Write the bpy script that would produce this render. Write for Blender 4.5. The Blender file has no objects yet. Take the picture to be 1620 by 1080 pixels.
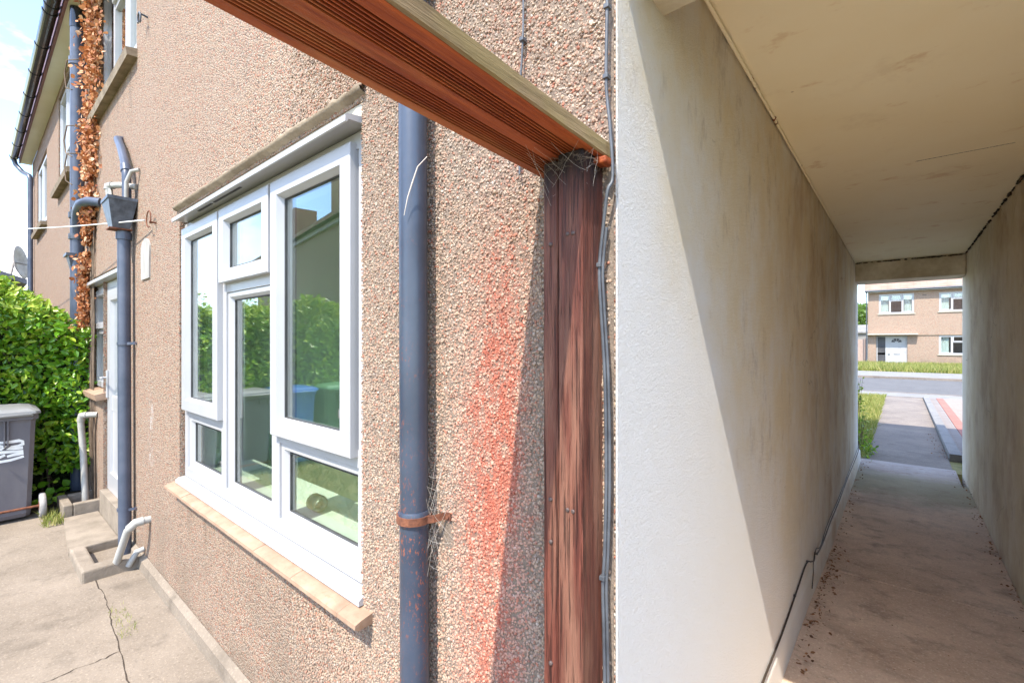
import bpy, bmesh, math, random
import numpy as np
from mathutils import Vector, Matrix
R = math.radians
scene = bpy.context.scene
col = scene.collection
rng = np.random.default_rng(7)
random.seed(7)

# ------------------------------------------------------------------ camera, sky, sun, exposure
cam_d = bpy.data.cameras.new("camera"); cam = bpy.data.objects.new("camera", cam_d); col.objects.link(cam)
cam.location = (0, 0, 1.4); cam.rotation_euler = (R(90), 0, R(40.2))
cam_d.sensor_width = 36; cam_d.lens = 16.16; cam_d.clip_start = 0.02; cam_d.clip_end = 2000
scene.camera = cam
SUN = Vector((0.18, -1.0, 1.45)).normalized()          # towards the sun
EL = math.asin(SUN.z)
w = bpy.data.worlds.new("World"); scene.world = w; w.use_nodes = True
nt = w.node_tree; bg = nt.nodes["Background"]
sky = nt.nodes.new("ShaderNodeTexSky"); sky.sky_type = 'NISHITA'; sky.sun_disc = False
sky.sun_elevation = EL; sky.sun_rotation = math.atan2(SUN.x, SUN.y)
sky.air_density = 1.0; sky.dust_density = .5; sky.ozone_density = 1.3
tc = nt.nodes.new("ShaderNodeTexCoord"); mp = nt.nodes.new("ShaderNodeMapping"); mp.inputs['Scale'].default_value = (1, 1, 2.6)
nz = nt.nodes.new("ShaderNodeTexNoise"); nz.inputs['Scale'].default_value = 2.6; nz.inputs['Detail'].default_value = 9; nz.inputs['Roughness'].default_value = .6
rp = nt.nodes.new("ShaderNodeValToRGB"); rp.color_ramp.elements[0].position = .47; rp.color_ramp.elements[1].position = .66
mx = nt.nodes.new("ShaderNodeMix"); mx.data_type = 'RGBA'
nt.links.new(tc.outputs['Generated'], mp.inputs[0]); nt.links.new(mp.outputs[0], nz.inputs['Vector'])
nt.links.new(nz.outputs[0], rp.inputs[0]); nt.links.new(rp.outputs[0], mx.inputs[0])
tint = nt.nodes.new("ShaderNodeMix"); tint.data_type = 'RGBA'; tint.blend_type = 'MULTIPLY'; tint.inputs[0].default_value = 1; tint.inputs[7].default_value = (.80, .87, .98, 1)
nt.links.new(sky.outputs[0], tint.inputs[6]); nt.links.new(tint.outputs[2], mx.inputs[6]); mx.inputs[7].default_value = (4.2, 4.25, 4.4, 1)
nt.links.new(mx.outputs[2], bg.inputs[0]); bg.inputs[1].default_value = 0.15
sl = bpy.data.lights.new("sun", 'SUN'); sl.energy = 2.0; sl.angle = R(.5); sl.color = (1, .92, .80)
so = bpy.data.objects.new("sun", sl); col.objects.link(so); so.rotation_euler = SUN.to_track_quat('Z', 'Y').to_euler(); so.location = (3, -12, 18)
vs = scene.view_settings; vs.view_transform = 'Standard'; vs.look = 'None'; vs.gamma = 1; vs.exposure = 2.25
cy = scene.cycles; cy.max_bounces = 12; cy.diffuse_bounces = 8; cy.transparent_max_bounces = 12; cy.glossy_bounces = 4
cy.use_denoising = True

# ------------------------------------------------------------------ materials
class G:
    def __init__(s, name):
        s.m = bpy.data.materials.new(name); s.m.use_nodes = True; s.nt = s.m.node_tree
        s.b = s.nt.nodes["Principled BSDF"]; s.out = s.nt.nodes["Material Output"]
        s.co = s.nt.nodes.new("ShaderNodeTexCoord").outputs['Object']
    def put(s, inp, v):
        if hasattr(v, 'is_linked') or hasattr(v, 'links'): s.nt.links.new(v, inp)
        else:
            if isinstance(v, tuple) and len(v) == 3 and inp.type == 'RGBA': v = (*v, 1)
            inp.default_value = v
    def map(s, scale=(1, 1, 1), rot=(0, 0, 0), loc=(0, 0, 0)):
        n = s.nt.nodes.new("ShaderNodeMapping"); s.put(n.inputs[0], s.co)
        n.inputs['Scale'].default_value = scale; n.inputs['Rotation'].default_value = rot; n.inputs['Location'].default_value = loc
        return n.outputs[0]
    def noise(s, scale, detail=4, rough=.55, vec=None, dist=0):
        n = s.nt.nodes.new("ShaderNodeTexNoise"); s.put(n.inputs['Vector'], vec or s.co)
        n.inputs['Scale'].default_value = scale; n.inputs['Detail'].default_value = detail
        n.inputs['Roughness'].default_value = rough; n.inputs['Distortion'].default_value = dist
        return n.outputs[0]
    def voro(s, scale, vec=None, feature='F1', out='Distance', rnd=1):
        n = s.nt.nodes.new("ShaderNodeTexVoronoi"); s.put(n.inputs['Vector'], vec or s.co); n.feature = feature
        n.inputs['Scale'].default_value = scale; n.inputs['Randomness'].default_value = rnd
        return n.outputs[out]
    def ramp(s, f, stops, interp='LINEAR'):
        n = s.nt.nodes.new("ShaderNodeValToRGB"); s.put(n.inputs[0], f); cr = n.color_ramp; cr.interpolation = interp
        while len(cr.elements) < len(stops): cr.elements.new(.5)
        for e, (p, c) in zip(cr.elements, stops):
            e.position = p; e.color = (*c, 1) if isinstance(c, tuple) else (c, c, c, 1)
        return n.outputs[0]
    def mix(s, f, a, b, mode='MIX'):
        n = s.nt.nodes.new("ShaderNodeMix"); n.data_type = 'RGBA'; n.blend_type = mode
        s.put(n.inputs[0], f); s.put(n.inputs[6], a); s.put(n.inputs[7], b); return n.outputs[2]
    def math(s, op, a, b=0., c=0., clamp=False):
        n = s.nt.nodes.new("ShaderNodeMath"); n.operation = op; n.use_clamp = clamp
        s.put(n.inputs[0], a); s.put(n.inputs[1], b); s.put(n.inputs[2], c); return n.outputs[0]
    def xyz(s):
        n = s.nt.nodes.new("ShaderNodeSeparateXYZ"); s.put(n.inputs[0], s.co); return n.outputs
    def smooth(s, v, a, b, lo=0., hi=1.):
        n = s.nt.nodes.new("ShaderNodeMapRange"); n.interpolation_type = 'SMOOTHSTEP'
        s.put(n.inputs[0], v); n.inputs[1].default_value = a; n.inputs[2].default_value = b
        n.inputs[3].default_value = lo; n.inputs[4].default_value = hi; return n.outputs[0]
    def sepc(s, c, i=0):
        n = s.nt.nodes.new("ShaderNodeSeparateColor"); s.put(n.inputs[0], c); return n.outputs[i]
    def island(s):
        return s.nt.nodes.new("ShaderNodeNewGeometry").outputs['Random Per Island']
    def bump(s, h, strength=.5, dist=.01, normal=None):
        n = s.nt.nodes.new("ShaderNodeBump"); s.put(n.inputs['Height'], h)
        n.inputs['Strength'].default_value = strength; n.inputs['Distance'].default_value = dist
        if normal: s.put(n.inputs['Normal'], normal)
        return n.outputs[0]
    def fin(s, colr=None, rough=.8, nrm=None, metal=0, spec=None):
        if colr is not None: s.put(s.b.inputs['Base Color'], colr)
        s.put(s.b.inputs['Roughness'], rough); s.b.inputs['Metallic'].default_value = metal
        if nrm: s.put(s.b.inputs['Normal'], nrm)
        if spec is not None: s.b.inputs['Specular IOR Level'].default_value = spec
        return s.m

MATS = {}
PEB = [(0, (.13, .09, .07)), (.05, (.27, .195, .145)), (.13, (.42, .225, .15)), (.22, (.43, .31, .225)), (.40, (.45, .35, .26)),
       (.55, (.43, .275, .19)), (.66, (.31, .265, .22)), (.73, (.48, .39, .30)), (.84, (.44, .15, .085)), (.90, (.53, .47, .40)), (.94, (.46, .34, .23))]
PEB = [(p, (c[0] * .83, c[1] * .82, c[2] * .80)) for p, c in PEB]

def red_stain(g):
    """splashed wood stain on the dash between drainpipe and gate post"""
    X, Y, Z = g.xyz()
    # centre line drifts right as it goes down
    n1 = g.noise(9, 4, .7, g.map((1, 1, .35))); n2 = g.noise(40, 4, .75, g.map((1, 1, .4)))
    c = g.math('MULTIPLY_ADD', Z, .05, -.725)
    d = g.math('ABSOLUTE', g.math('SUBTRACT', X, c))
    band = g.smooth(g.math('ADD', d, g.math('MULTIPLY', g.math('SUBTRACT', n1, .5), .16)), .01, .125, 1, 0)
    hgt = g.math('MULTIPLY', g.smooth(Z, 1.15, 1.80, 1, .10), g.smooth(Z, 2.2, 1.95, 0, 1) if False else 1.0)
    low = g.smooth(Z, .75, 1.15, .62, 1)
    f = g.math('MULTIPLY', g.math('MULTIPLY', band, hgt), low)
    return g.math('MULTIPLY', f, g.smooth(n2, .36, .60, .15, 1.), clamp=True)

def m_dash(name='pebbledash', scale=150, far=False, tint=None):
    g = G(name)
    v = g.voro(scale, out='Color'); d = g.voro(scale)
    r = g.sepc(v)
    c = g.ramp(r, PEB, 'CONSTANT')
    big = g.noise(1.3, 5, .6)
    c = g.mix(g.math('MULTIPLY', g.smooth(big, .35, .7), .25), c, (.33, .245, .195))
    if tint: c = g.mix(.45, c, tint)
    gaps = g.smooth(d, .42, .66, 0, .45)
    if far: c = g.mix(.5, c, (.30, .225, .175)); gaps = g.smooth(d, .38, .62, 0, .3)
    c = g.mix(gaps, c, (.14, .105, .085))
    X, Y, Z = g.xyz()
    low = g.math('MULTIPLY', g.smooth(Z, .7, .0), g.smooth(g.noise(2.5, 4), .4, .62, .1, .6))
    c = g.mix(low, c, (.19, .15, .11))
    run = g.smooth(g.noise(9, 6, .7, g.map((1, 1, .10))), .50, .66)
    under = g.math('ADD', g.math('MULTIPLY', g.math('MULTIPLY', g.smooth(Z, .30, .60), g.smooth(Z, .64, .60)), g.math('MULTIPLY', g.smooth(X, -3.05, -2.95), g.smooth(X, -1.1, -1.2))),
                   g.math('MULTIPLY', g.math('MULTIPLY', g.smooth(Z, 2.7, 3.38), g.smooth(Z, 3.46, 3.38)), g.math('MULTIPLY', g.smooth(X, -5.5, -5.4), g.smooth(X, -3.9, -4.0))))
    c = g.mix(g.math('MULTIPLY', g.math('MULTIPLY', under, run), .6), c, (.13, .10, .075))
    c = g.mix(g.math('MULTIPLY', run, g.smooth(g.noise(.8, 3), .5, .65, 0, .3)), c, (.22, .17, .13))
    # old white paint drips on the wall left of the big window
    wx = g.math('ABSOLUTE', g.math('ADD', X, 3.59))
    wf = g.math('MULTIPLY', g.smooth(wx, .10, .0), g.math('MULTIPLY', g.smooth(Z, .55, .70), g.smooth(Z, 1.15, .95)))
    c = g.mix(g.math('MULTIPLY', wf, g.smooth(g.noise(30, 5, .75, g.map((1, 1, .5))), .50, .62, 0, .7)), c, (.50, .49, .48))
    h = g.math('SUBTRACT', 1., d)
    n = g.bump(h, 1., .006 if not far else .004)
    n = g.bump(g.noise(4, 3), .5, .02, n)
    return g.fin(c, .85, n, spec=.25)
MATS['dash'] = m_dash()
MATS['dash_far'] = m_dash('pebbledash_distant', 45, True)
def m_bed():
    g = G('dash_bedding')
    c = g.ramp(g.noise(90, 5, .7), [(.3, (.13, .10, .075)), (.7, (.30, .23, .175))])
    c = g.mix(red_stain(g), c, (.34, .08, .045))
    return g.fin(c, .95, g.bump(g.noise(260, 4, .7), 1, .004))
MATS['bed'] = m_bed()
def m_pebble():
    g = G('dash_pebbles')
    c = g.ramp(g.island(), PEB, 'CONSTANT')
    c = g.mix(g.math('MULTIPLY_ADD', g.noise(500, 3, .6), .25, .14), c, (.35, .265, .21))
    X, Y, Z = g.xyz()
    c = g.mix(g.math('MULTIPLY', g.smooth(Z, .9, .1), g.smooth(g.noise(2.5, 4), .35, .62, .1, .5)), c, (.24, .18, .13))
    wash = g.math('MULTIPLY', g.math('MULTIPLY', g.smooth(X, -.88, -.72), g.smooth(X, -.53, -.62)), g.smooth(g.math('ADD', Z, g.math('MULTIPLY', g.noise(4, 3), .5)), 2.15, 1.35, 0, .5))
    c = g.mix(g.math('MULTIPLY', wash, g.smooth(g.noise(60, 4, .8), .3, .6, .5, 1)), c, (.56, .24, .17))
    st = red_stain(g)
    pick = g.math('FRACT', g.math('MULTIPLY', g.island(), 37.7))
    on = g.smooth(g.math('SUBTRACT', g.math('MULTIPLY', st, 1.25), pick), -.16, .30)
    c = g.mix(g.math('MULTIPLY', on, .85), c, g.ramp(g.noise(300, 2), [(.35, (.31, .058, .034)), (.65, (.46, .150, .092))]))
    return g.fin(c, .72, g.bump(g.noise(700, 3), .4, .001), spec=.3)
MATS['pebble'] = m_pebble()

def m_plaster(name, base, brown, near=True):
    g = G(name)
    X, Y, Z = g.xyz()
    n = g.noise(1.6, 6, .62); st = g.noise(3.4, 8, .72, g.map((1, 1.0, .8)))
    t = g.math('ADD', g.math('MULTIPLY_ADD', Z, 1.0, -1.25), Y)
    t = g.math('ADD', t, g.math('MULTIPLY', g.math('SUBTRACT', n, .5), 1.6))
    f1 = g.math('MULTIPLY', g.smooth(t, 1.05, 1.85), g.smooth(Z, .0, 1.1, .35, 1)) if near else g.smooth(Y, -2, 0, 1, 1)
    f1 = g.math('MULTIPLY', f1, g.smooth(Y, 6.75, 5.9, 0, 1))
    c = g.mix(g.math('MULTIPLY', f1, g.smooth(st, .32, .64, .30, .95)), base, (.74, .65, .47))
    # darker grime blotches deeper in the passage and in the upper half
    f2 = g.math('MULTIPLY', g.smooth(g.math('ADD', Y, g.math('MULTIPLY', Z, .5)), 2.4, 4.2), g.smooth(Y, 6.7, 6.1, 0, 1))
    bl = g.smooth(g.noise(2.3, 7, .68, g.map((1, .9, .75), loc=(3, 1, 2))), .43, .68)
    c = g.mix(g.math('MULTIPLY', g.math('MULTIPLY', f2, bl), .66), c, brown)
    sm = g.smooth(g.noise(6, 9, .78, g.map((1, 1, .55), loc=(1, 4, 2))), .54, .70)
    c = g.mix(g.math('MULTIPLY', g.math('MULTIPLY', f1, sm), .38), c, (.22, .15, .09))
    spk = g.smooth(g.voro(22), .05, .02)
    c = g.mix(g.math('MULTIPLY', spk, .35), c, (.3, .26, .2))
    wv = g.nt.nodes.new("ShaderNodeMix"); wv.data_type = 'RGBA'; wv.inputs[0].default_value = .12
    g.put(wv.inputs[6], g.co); nn_ = g.nt.nodes.new("ShaderNodeTexNoise"); g.put(nn_.inputs['Vector'], g.co); nn_.inputs['Scale'].default_value = 5; nn_.inputs['Detail'].default_value = 6; g.put(wv.inputs[7], nn_.outputs['Color'])
    ck_ = g.smooth(g.voro(1.5, wv.outputs[2], 'DISTANCE_TO_EDGE'), .0045, .0015)
    ck_ = g.math('MULTIPLY', ck_, g.smooth(g.noise(1.7, 3, .6, g.map(loc=(7, 3, 1))), .50, .58))
    c = g.mix(g.math('MULTIPLY', ck_, g.smooth(Y, 2.2, 3.2, 0, .45)), c, (.22, .17, .11))
    sc_ = g.smooth(g.noise(28, 5, .8, g.map((1, .35, 1), (.5, 0, 0))), .64, .72, 0, .35)
    c = g.mix(g.math('MULTIPLY', sc_, f1), c, (.26, .20, .12))
    h = g.math('ADD', g.math('MULTIPLY', g.noise(95, 6, .8), 1.), g.math('MULTIPLY', g.noise(260, 4, .7), .5))
    nn = g.bump(h, 1., .009); nn = g.bump(g.noise(3.5, 3), .3, .03, nn)
    return g.fin(c, .75, nn, spec=.3)
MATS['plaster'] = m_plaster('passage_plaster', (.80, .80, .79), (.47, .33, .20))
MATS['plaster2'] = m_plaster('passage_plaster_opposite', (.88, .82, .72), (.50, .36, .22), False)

def simple(name, c1, c2, scale=6, rough=.6, bump=.2, bscale=60, bdist=.003, stretch=(1, 1, 1), metal=0, spec=None, det=5):
    g = G(name); v = g.map(stretch)
    c = g.ramp(g.noise(scale, det, .62, v), [(.32, c1), (.68, c2)])
    return g.fin(c, rough, g.bump(g.noise(bscale, 4, .6, v), bump, bdist) if bump else None, metal, spec)
MATS['upvc'] = simple('white_upvc', (.36, .365, .375), (.40, .40, .405), 3, .28, .03, 20, spec=.5)
MATS['gasket'] = simple('rubber_gasket', (.03, .03, .03), (.06, .06, .06), 9, .6, 0)
MATS['concrete_edge'] = simple('weathered_cement', (.15, .11, .07), (.30, .24, .17), 9, .9, .7, 90, .006)
MATS['cement_grey'] = simple('grey_cement_render', (.30, .27, .24), (.46, .42, .37), 7, .9, .6, 110, .004)
MATS['cream'] = simple('cream_cement', (.40, .36, .28), (.48, .45, .38), 8, .8, .3, 60)
MATS['soffit'] = simple('cream_soffit_paint', (.62, .58, .46), (.70, .67, .57), 2, .5, .05, 20)
def m_ceiling():
    g = G('passage_ceiling_paint')
    c = g.ramp(g.noise(1.1, 5, .6), [(.3, (.85, .77, .54)), (.7, (.90, .85, .66))])
    s = g.smooth(g.noise(5.5, 5, .6, g.map((1, 1.3, 1))), .60, .70)
    c = g.mix(g.math('MULTIPLY', s, .5), c, (.62, .44, .24))
    s = g.smooth(g.noise(2.2, 6, .7, g.map(loc=(4, 1, 0))), .56, .72)
    c = g.mix(g.math('MULTIPLY', s, .25), c, (.50, .38, .22))
    k = g.smooth(g.voro(5), .035, .015)
    c = g.mix(g.math('MULTIPLY', k, .6), c, (.35, .25, .15))
    return g.fin(c, .6, g.bump(g.noise(3, 4), .3, .01), spec=.3)
MATS['ceiling'] = m_ceiling()
MATS['lintel_near'] = simple('olive_stained_plaster', (.40, .36, .26), (.56, .51, .40), 8, .8, .6, 60, .005)
MATS['lintel'] = simple('grimy_painted_lintel', (.48, .40, .29), (.80, .73, .62), 5, .8, .6, 40, .006)
def m_wood(name, c1, c2, axis='Z', worn=None, grainscale=60, bump=.7):
    g = G(name)
    sc = (1, 1, .045) if axis == 'Z' else (1, .045, 1)
    v = g.map(sc)
    gr = g.noise(grainscale, 6, .7, v, .6)
    c = g.ramp(gr, [(.30, c1), (.70, c2)])
    if worn:
        f = g.smooth(g.noise(13, 5, .6, g.map((1, 1, .12) if axis == 'Z' else (1, .12, 1))), .46, .66, 0, .8)
        c = g.mix(f, c, worn)
    if axis == 'Z':
        cr = g.noise(330, 3, .6, g.map((1, 1, .018)), .3)
        c = g.mix(g.smooth(cr, .42, .34, 0, .6), c, (.03, .012, .009))
        X, Y, Z = g.xyz()
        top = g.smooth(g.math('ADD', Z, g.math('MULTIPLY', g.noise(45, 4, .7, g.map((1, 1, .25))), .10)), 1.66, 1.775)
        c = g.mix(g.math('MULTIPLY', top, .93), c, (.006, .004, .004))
        v2 = g.voro(7, g.map((1, 1, .35), loc=(.3, .2, .1)))
        c = g.mix(g.smooth(v2, .07, .03, 0, .8), c, (.05, .02, .015))
        hh = g.math('ADD', g.noise(grainscale * 1.7, 5, .75, v, .8), g.math('MULTIPLY', g.smooth(cr, .34, .44), 1.2))
        return g.fin(c, .6, g.bump(hh, bump, .004), spec=.35)
    else:
        X, Y, Z = g.xyz()
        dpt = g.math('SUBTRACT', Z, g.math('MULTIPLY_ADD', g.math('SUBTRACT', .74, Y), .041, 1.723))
        v2 = g.voro(3.2, g.map((1, .3, .2), loc=(.1, .2, .1)))
        c = g.mix(g.smooth(v2, .10, .04, 0, .7), c, (.09, .03, .015))
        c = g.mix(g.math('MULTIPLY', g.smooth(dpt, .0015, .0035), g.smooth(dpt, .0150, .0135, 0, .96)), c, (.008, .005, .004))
    h = g.noise(grainscale * 1.7, 5, .75, v, .8)
    return g.fin(c, .62, g.bump(h, bump, .004), spec=.35)
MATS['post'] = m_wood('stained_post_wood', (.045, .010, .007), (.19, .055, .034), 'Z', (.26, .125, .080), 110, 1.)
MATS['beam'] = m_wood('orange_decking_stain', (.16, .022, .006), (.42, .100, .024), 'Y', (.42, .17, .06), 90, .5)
def m_moss():
    g = G('algae_weathered_timber_edge'); v = g.map((1, .06, 1))
    c = g.ramp(g.noise(60, 6, .7, v), [(.3, (.10, .065, .03)), (.7, (.32, .23, .125))])
    c = g.mix(g.smooth(g.noise(7, 5), .42, .62, 0, .4), c, (.25, .20, .07))
    return g.fin(c, .9, g.bump(g.noise(90, 5, .7, v), .8, .004))
MATS['moss'] = m_moss()
def m_pipe():
    g = G('blue_black_painted_iron')
    X, Y, Z = g.xyz()
    c = g.ramp(g.noise(5, 4, .6), [(.3, (.026, .036, .058)), (.7, (.050, .066, .098))])
    sp = g.smooth(g.noise(190, 4, .65, g.map((1, 1, .55))), .56, .62)
    dens = g.math('MULTIPLY', g.smooth(Z, 1.75, .85, .08, 1.), g.smooth(g.noise(9, 4), .42, .62, .08, 1))
    f = g.math('MULTIPLY', sp, dens)
    c = g.mix(f, c, (.27, .075, .03))
    nn = g.bump(g.noise(60, 4), .25, .002)
    return g.fin(c, g.ramp(f, [(0, .34), (1, .8)]), nn, spec=.55)
MATS['iron'] = m_pipe()
MATS['pipe_grey'] = simple('slate_blue_pipe_paint', (.05, .066, .10), (.085, .10, .14), 8, .35, .1, 40)
MATS['black_gloss'] = simple('black_gloss_plastic', (.012, .014, .018), (.025, .028, .035), 5, .13, .03, 15, spec=.6)
MATS['pipe_flaky'] = simple('flaking_black_paint', (.035, .045, .06), (.10, .12, .15), 22, .4, .5, 40)
MATS['rust'] = simple('rust', (.09, .032, .018), (.22, .08, .038), 50, .9, .6, 120)
MATS['white_pipe'] = simple('white_waste_pipe', (.30, .295, .27), (.38, .375, .35), 12, .35, .05)
MATS['cable'] = simple('grey_cable_sheath', (.045, .05, .06), (.10, .11, .125), 20, .5, .1)
MATS['cable_black'] = simple('black_cable_sheath', (.015, .013, .012), (.05, .035, .025), 20, .55, .1)
MATS['fascia'] = simple('dark_red_fascia', (.10, .03, .025), (.16, .05, .035), 8, .5, .2)
MATS['rooftile'] = simple('brown_roof_tiles', (.20, .11, .08), (.34, .20, .14), 3, .9, .6, 30)
def m_tiles():
    g = G('interlocking_roof_tiles')
    X, Y, Z = g.xyz()
    fr = g.math('FRACT', g.math('MULTIPLY', Y, 3.2)); fx = g.math('FRACT', g.math('MULTIPLY', X, 3.0))
    c = g.ramp(g.noise(1.2, 6, .7), [(.3, (.22, .14, .10)), (.7, (.33, .245, .19))])
    c = g.mix(g.smooth(fr, .12, .0, 0, .6), c, (.10, .06, .05))
    c = g.mix(g.smooth(fx, .12, .0, 0, .3), c, (.12, .08, .06))
    return g.fin(c, .9, g.bump(fr, .6, .03))
MATS['tiles_front'] = m_tiles()
MATS['brick'] = simple('chimney_brick', (.22, .10, .07), (.34, .18, .12), 12, .9, .5, 40)
def m_tile():
    g = G('clay_sill_tile')
    c = g.ramp(g.noise(14, 6, .65), [(.3, (.25, .155, .10)), (.7, (.37, .25, .17))])
    c = g.mix(g.smooth(g.noise(45, 4), .60, .70, 0, .6), c, (.28, .16, .09))
    return g.fin(c, .75, g.bump(g.noise(70, 4), .4, .003))
MATS['tile'] = m_tile()
def m_concrete(name, c1, c2, algae=False, joints=()):
    g = G(name); X, Y, Z = g.xyz()
    c = g.ramp(g.noise(1.6, 7, .68), [(.3, c1), (.7, c2)])
    c = g.mix(g.smooth(g.noise(85, 4, .7), .52, .68, 0, .45), c, tuple(min(1, k * 1.55) for k in c2))
    c = g.mix(g.smooth(g.noise(60, 5, .7, g.map(loc=(2, 5, 1))), .56, .70, 0, .5), c, tuple(k * .45 for k in c1))
    c = g.mix(g.smooth(g.noise(4.5, 6, .7, g.map(loc=(9, 2, 1))), .50, .70, 0, .5), c, tuple(k * .55 for k in c1))
    if algae:
        n = g.math('MULTIPLY', g.math('SUBTRACT', g.noise(2.4, 5, .6), .5), 1.5)
        y = g.math('ADD', Y, n)
        # pinkish brown near the garden end, greyer towards the street
        c = g.mix(g.smooth(y, 4.4, 6.4, 0, .8), c, g.ramp(g.noise(3, 6, .7), [(.3, (.26, .24, .25)), (.7, (.40, .38, .38))]))
        a = g.math('MULTIPLY', g.smooth(y, 5.1, 5.7), g.smooth(y, 6.7, 6.0))
        c = g.mix(g.math('MULTIPLY', a, .55), c, (.20, .21, .09))
    if algae:
        c = g.mix(g.smooth(g.noise(5, 8, .75, g.map((1, 1.2, 1), loc=(5, 5, 0))), .50, .68, 0, .5), c, (.20, .135, .095))
        c = g.mix(g.smooth(g.voro(26, g.map(loc=(1, 3, 0))), .10, .05, 0, .6), c, (.80, .72, .62))
    h = g.math('ADD', g.noise(9, 5, .6), g.math('MULTIPLY', g.noise(120, 4, .7), .25))
    return g.fin(c, .9, g.bump(h, .5, .012))
MATS['patio'] = m_concrete('patio_concrete', (.155, .125, .093), (.245, .203, .158))
MATS['floor'] = m_concrete('passage_concrete', (.50, .345, .24), (.78, .59, .44), True)
MATS['path'] = m_concrete('front_path_concrete', (.14, .115, .10), (.235, .20, .165))
MATS['asphalt'] = m_concrete('road_asphalt', (.085, .083, .083), (.125, .122, .120))
MATS['pavement'] = m_concrete('pavement_concrete', (.17, .165, .16), (.24, .235, .225))
def m_pavers(name, c1, c2):
    g = G(name)
    n = g.nt.nodes.new("ShaderNodeTexBrick"); g.put(n.inputs['Vector'], g.co); n.inputs['Scale'].default_value = 1
    n.inputs['Brick Width'].default_value = .2; n.inputs['Row Height'].default_value = .1; n.inputs['Mortar Size'].default_value = .004
    n.inputs['Color1'].default_value = (*c1, 1); n.inputs['Color2'].default_value = (*c2, 1); n.inputs['Mortar'].default_value = (.2, .15, .12, 1)
    return g.fin(g.mix(.35, n.outputs[0], g.ramp(g.noise(5, 5), [(.3, c1), (.7, c2)])), .9)
MATS['paver_red'] = m_pavers('red_block_paving', (.30, .10, .075), (.36, .15, .115))
MATS['paver_grey'] = m_pavers('grey_block_paving', (.18, .16, .15), (.25, .22, .20))
MATS['paver_pink'] = m_pavers('pinkish_block_paving', (.27, .19, .16), (.33, .25, .21))
MATS['grass'] = simple('lawn_ground', (.16, .17, .05), (.36, .31, .13), 5, .95, .8, 60, .02)
MATS['soil'] = simple('dark_soil', (.035, .028, .02), (.10, .075, .05), 12, .95, .9, 40, .02)
def m_leaf(name, stops, trans=.35, rough=.45):
    g = G(name); c = g.ramp(g.island(), stops)
    g.fin(c, rough, spec=.5)
    t = g.nt.nodes.new("ShaderNodeBsdfTranslucent"); g.put(t.inputs[0], g.mix(.5, c, (.35, .5, .06) if stops[0][1][1] > stops[0][1][0] else (.6, .25, .08)))
    m = g.nt.nodes.new("ShaderNodeMixShader"); m.inputs[0].default_value = trans
    g.nt.links.new(g.b.outputs[0], m.inputs[1]); g.nt.links.new(t.outputs[0], m.inputs[2]); g.nt.links.new(m.outputs[0], g.out.inputs[0])
    return g.m
MATS['leaf'] = m_leaf('privet_leaf', [(0, (.04, .12, .008)), (.4, (.11, .28, .012)), (.8, (.24, .42, .02)), (1, (.42, .52, .05))], .35, .32)
MATS['leaf_tip'] = m_leaf('privet_young_leaf', [(0, (.26, .42, .03)), (1, (.50, .58, .09))])
MATS['leaf_dry'] = m_leaf('dead_creeper_leaf', [(0, (.20, .055, .018)), (.35, (.42, .15, .05)), (.7, (.56, .27, .12)), (1, (.62, .44, .28))], .2, .7)
MATS['grassblade'] = m_leaf('grass_blade', [(0, (.10, .15, .025)), (.5, (.25, .26, .06)), (1, (.38, .32, .13))], .3, .7)
MATS['litter'] = m_leaf('fallen_leaf', [(0, (.10, .045, .02)), (1, (.34, .16, .07))], .1, .8)
MATS['tree_leaf'] = m_leaf('tree_leaf', [(0, (.04, .09, .015)), (1, (.14, .24, .04))], .3)
MATS['bark'] = simple('bark', (.08, .055, .035), (.18, .13, .09), 12, .9, .8, 50)
MATS['bin_grey'] = simple('sun_bleached_black_plastic', (.085, .08, .097), (.145, .138, .148), 3, .5, .1, 30, stretch=(1, 1, .4))
MATS['bin_lid'] = simple('faded_grey_lid_plastic', (.17, .172, .172), (.23, .232, .228), 4, .5, .1, 30)
MATS['bin_blue'] = simple('blue_bin_plastic', (.02, .10, .34), (.03, .15, .45), 4, .4, .05)
MATS['bin_green'] = simple('green_bin_plastic', (.04, .11, .05), (.06, .16, .07), 4, .4, .05)
MATS['bin_green_lid'] = simple('green_lid_plastic', (.10, .26, .12), (.15, .34, .16), 4, .4, .05)
MATS['tyre'] = simple('dusty_rubber', (.22, .21, .20), (.40, .38, .36), 12, .8, .2)
MATS['paint_white'] = simple('hand_painted_white', (.72, .72, .70), (.85, .85, .82), 30, .6, .1)
MATS['sticker'] = simple('pink_white_sticker', (.75, .35, .45), (.85, .80, .80), 45, .4, 0)
MATS['room'] = simple('pale_green_room_paint', (.66, .74, .63), (.72, .79, .69), 2, .8, 0)
MATS['roomsill'] = simple('pale_window_board', (.70, .78, .68), (.78, .84, .76), 4, .4, 0)
MATS['curtain'] = simple('pale_net_curtain', (.45, .47, .50), (.66, .68, .70), 30, .9, .4, 30, .02, (1, 1, .05))
MATS['dark'] = simple('dark_interior', (.05, .05, .055), (.09, .09, .095), 2, .9, 0)
MATS['web'] = simple('cobweb_silk', (.45, .40, .34), (.62, .57, .50), 20, .7, 0)
MATS['web_dark'] = simple('dirty_cobweb', (.06, .045, .035), (.14, .11, .08), 20, .9, 0)
MATS['line'] = simple('washing_line_plastic', (.70, .70, .68), (.80, .80, .78), 20, .5, 0)
MATS['nail'] = simple('weathered_nail_head', (.07, .05, .045), (.14, .10, .09), 60, .6, .2, metal=.3)
MATS['fence'] = simple('grey_brown_fence_boards', (.30, .22, .19), (.42, .33, .29), 12, .9, .4, 30, stretch=(6, 6, .4))
MATS['patch'] = simple('white_filler_patch', (.28, .265, .24), (.38, .37, .345), 25, .8, .6, 60, .004, (1, 1, .3))
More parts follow.
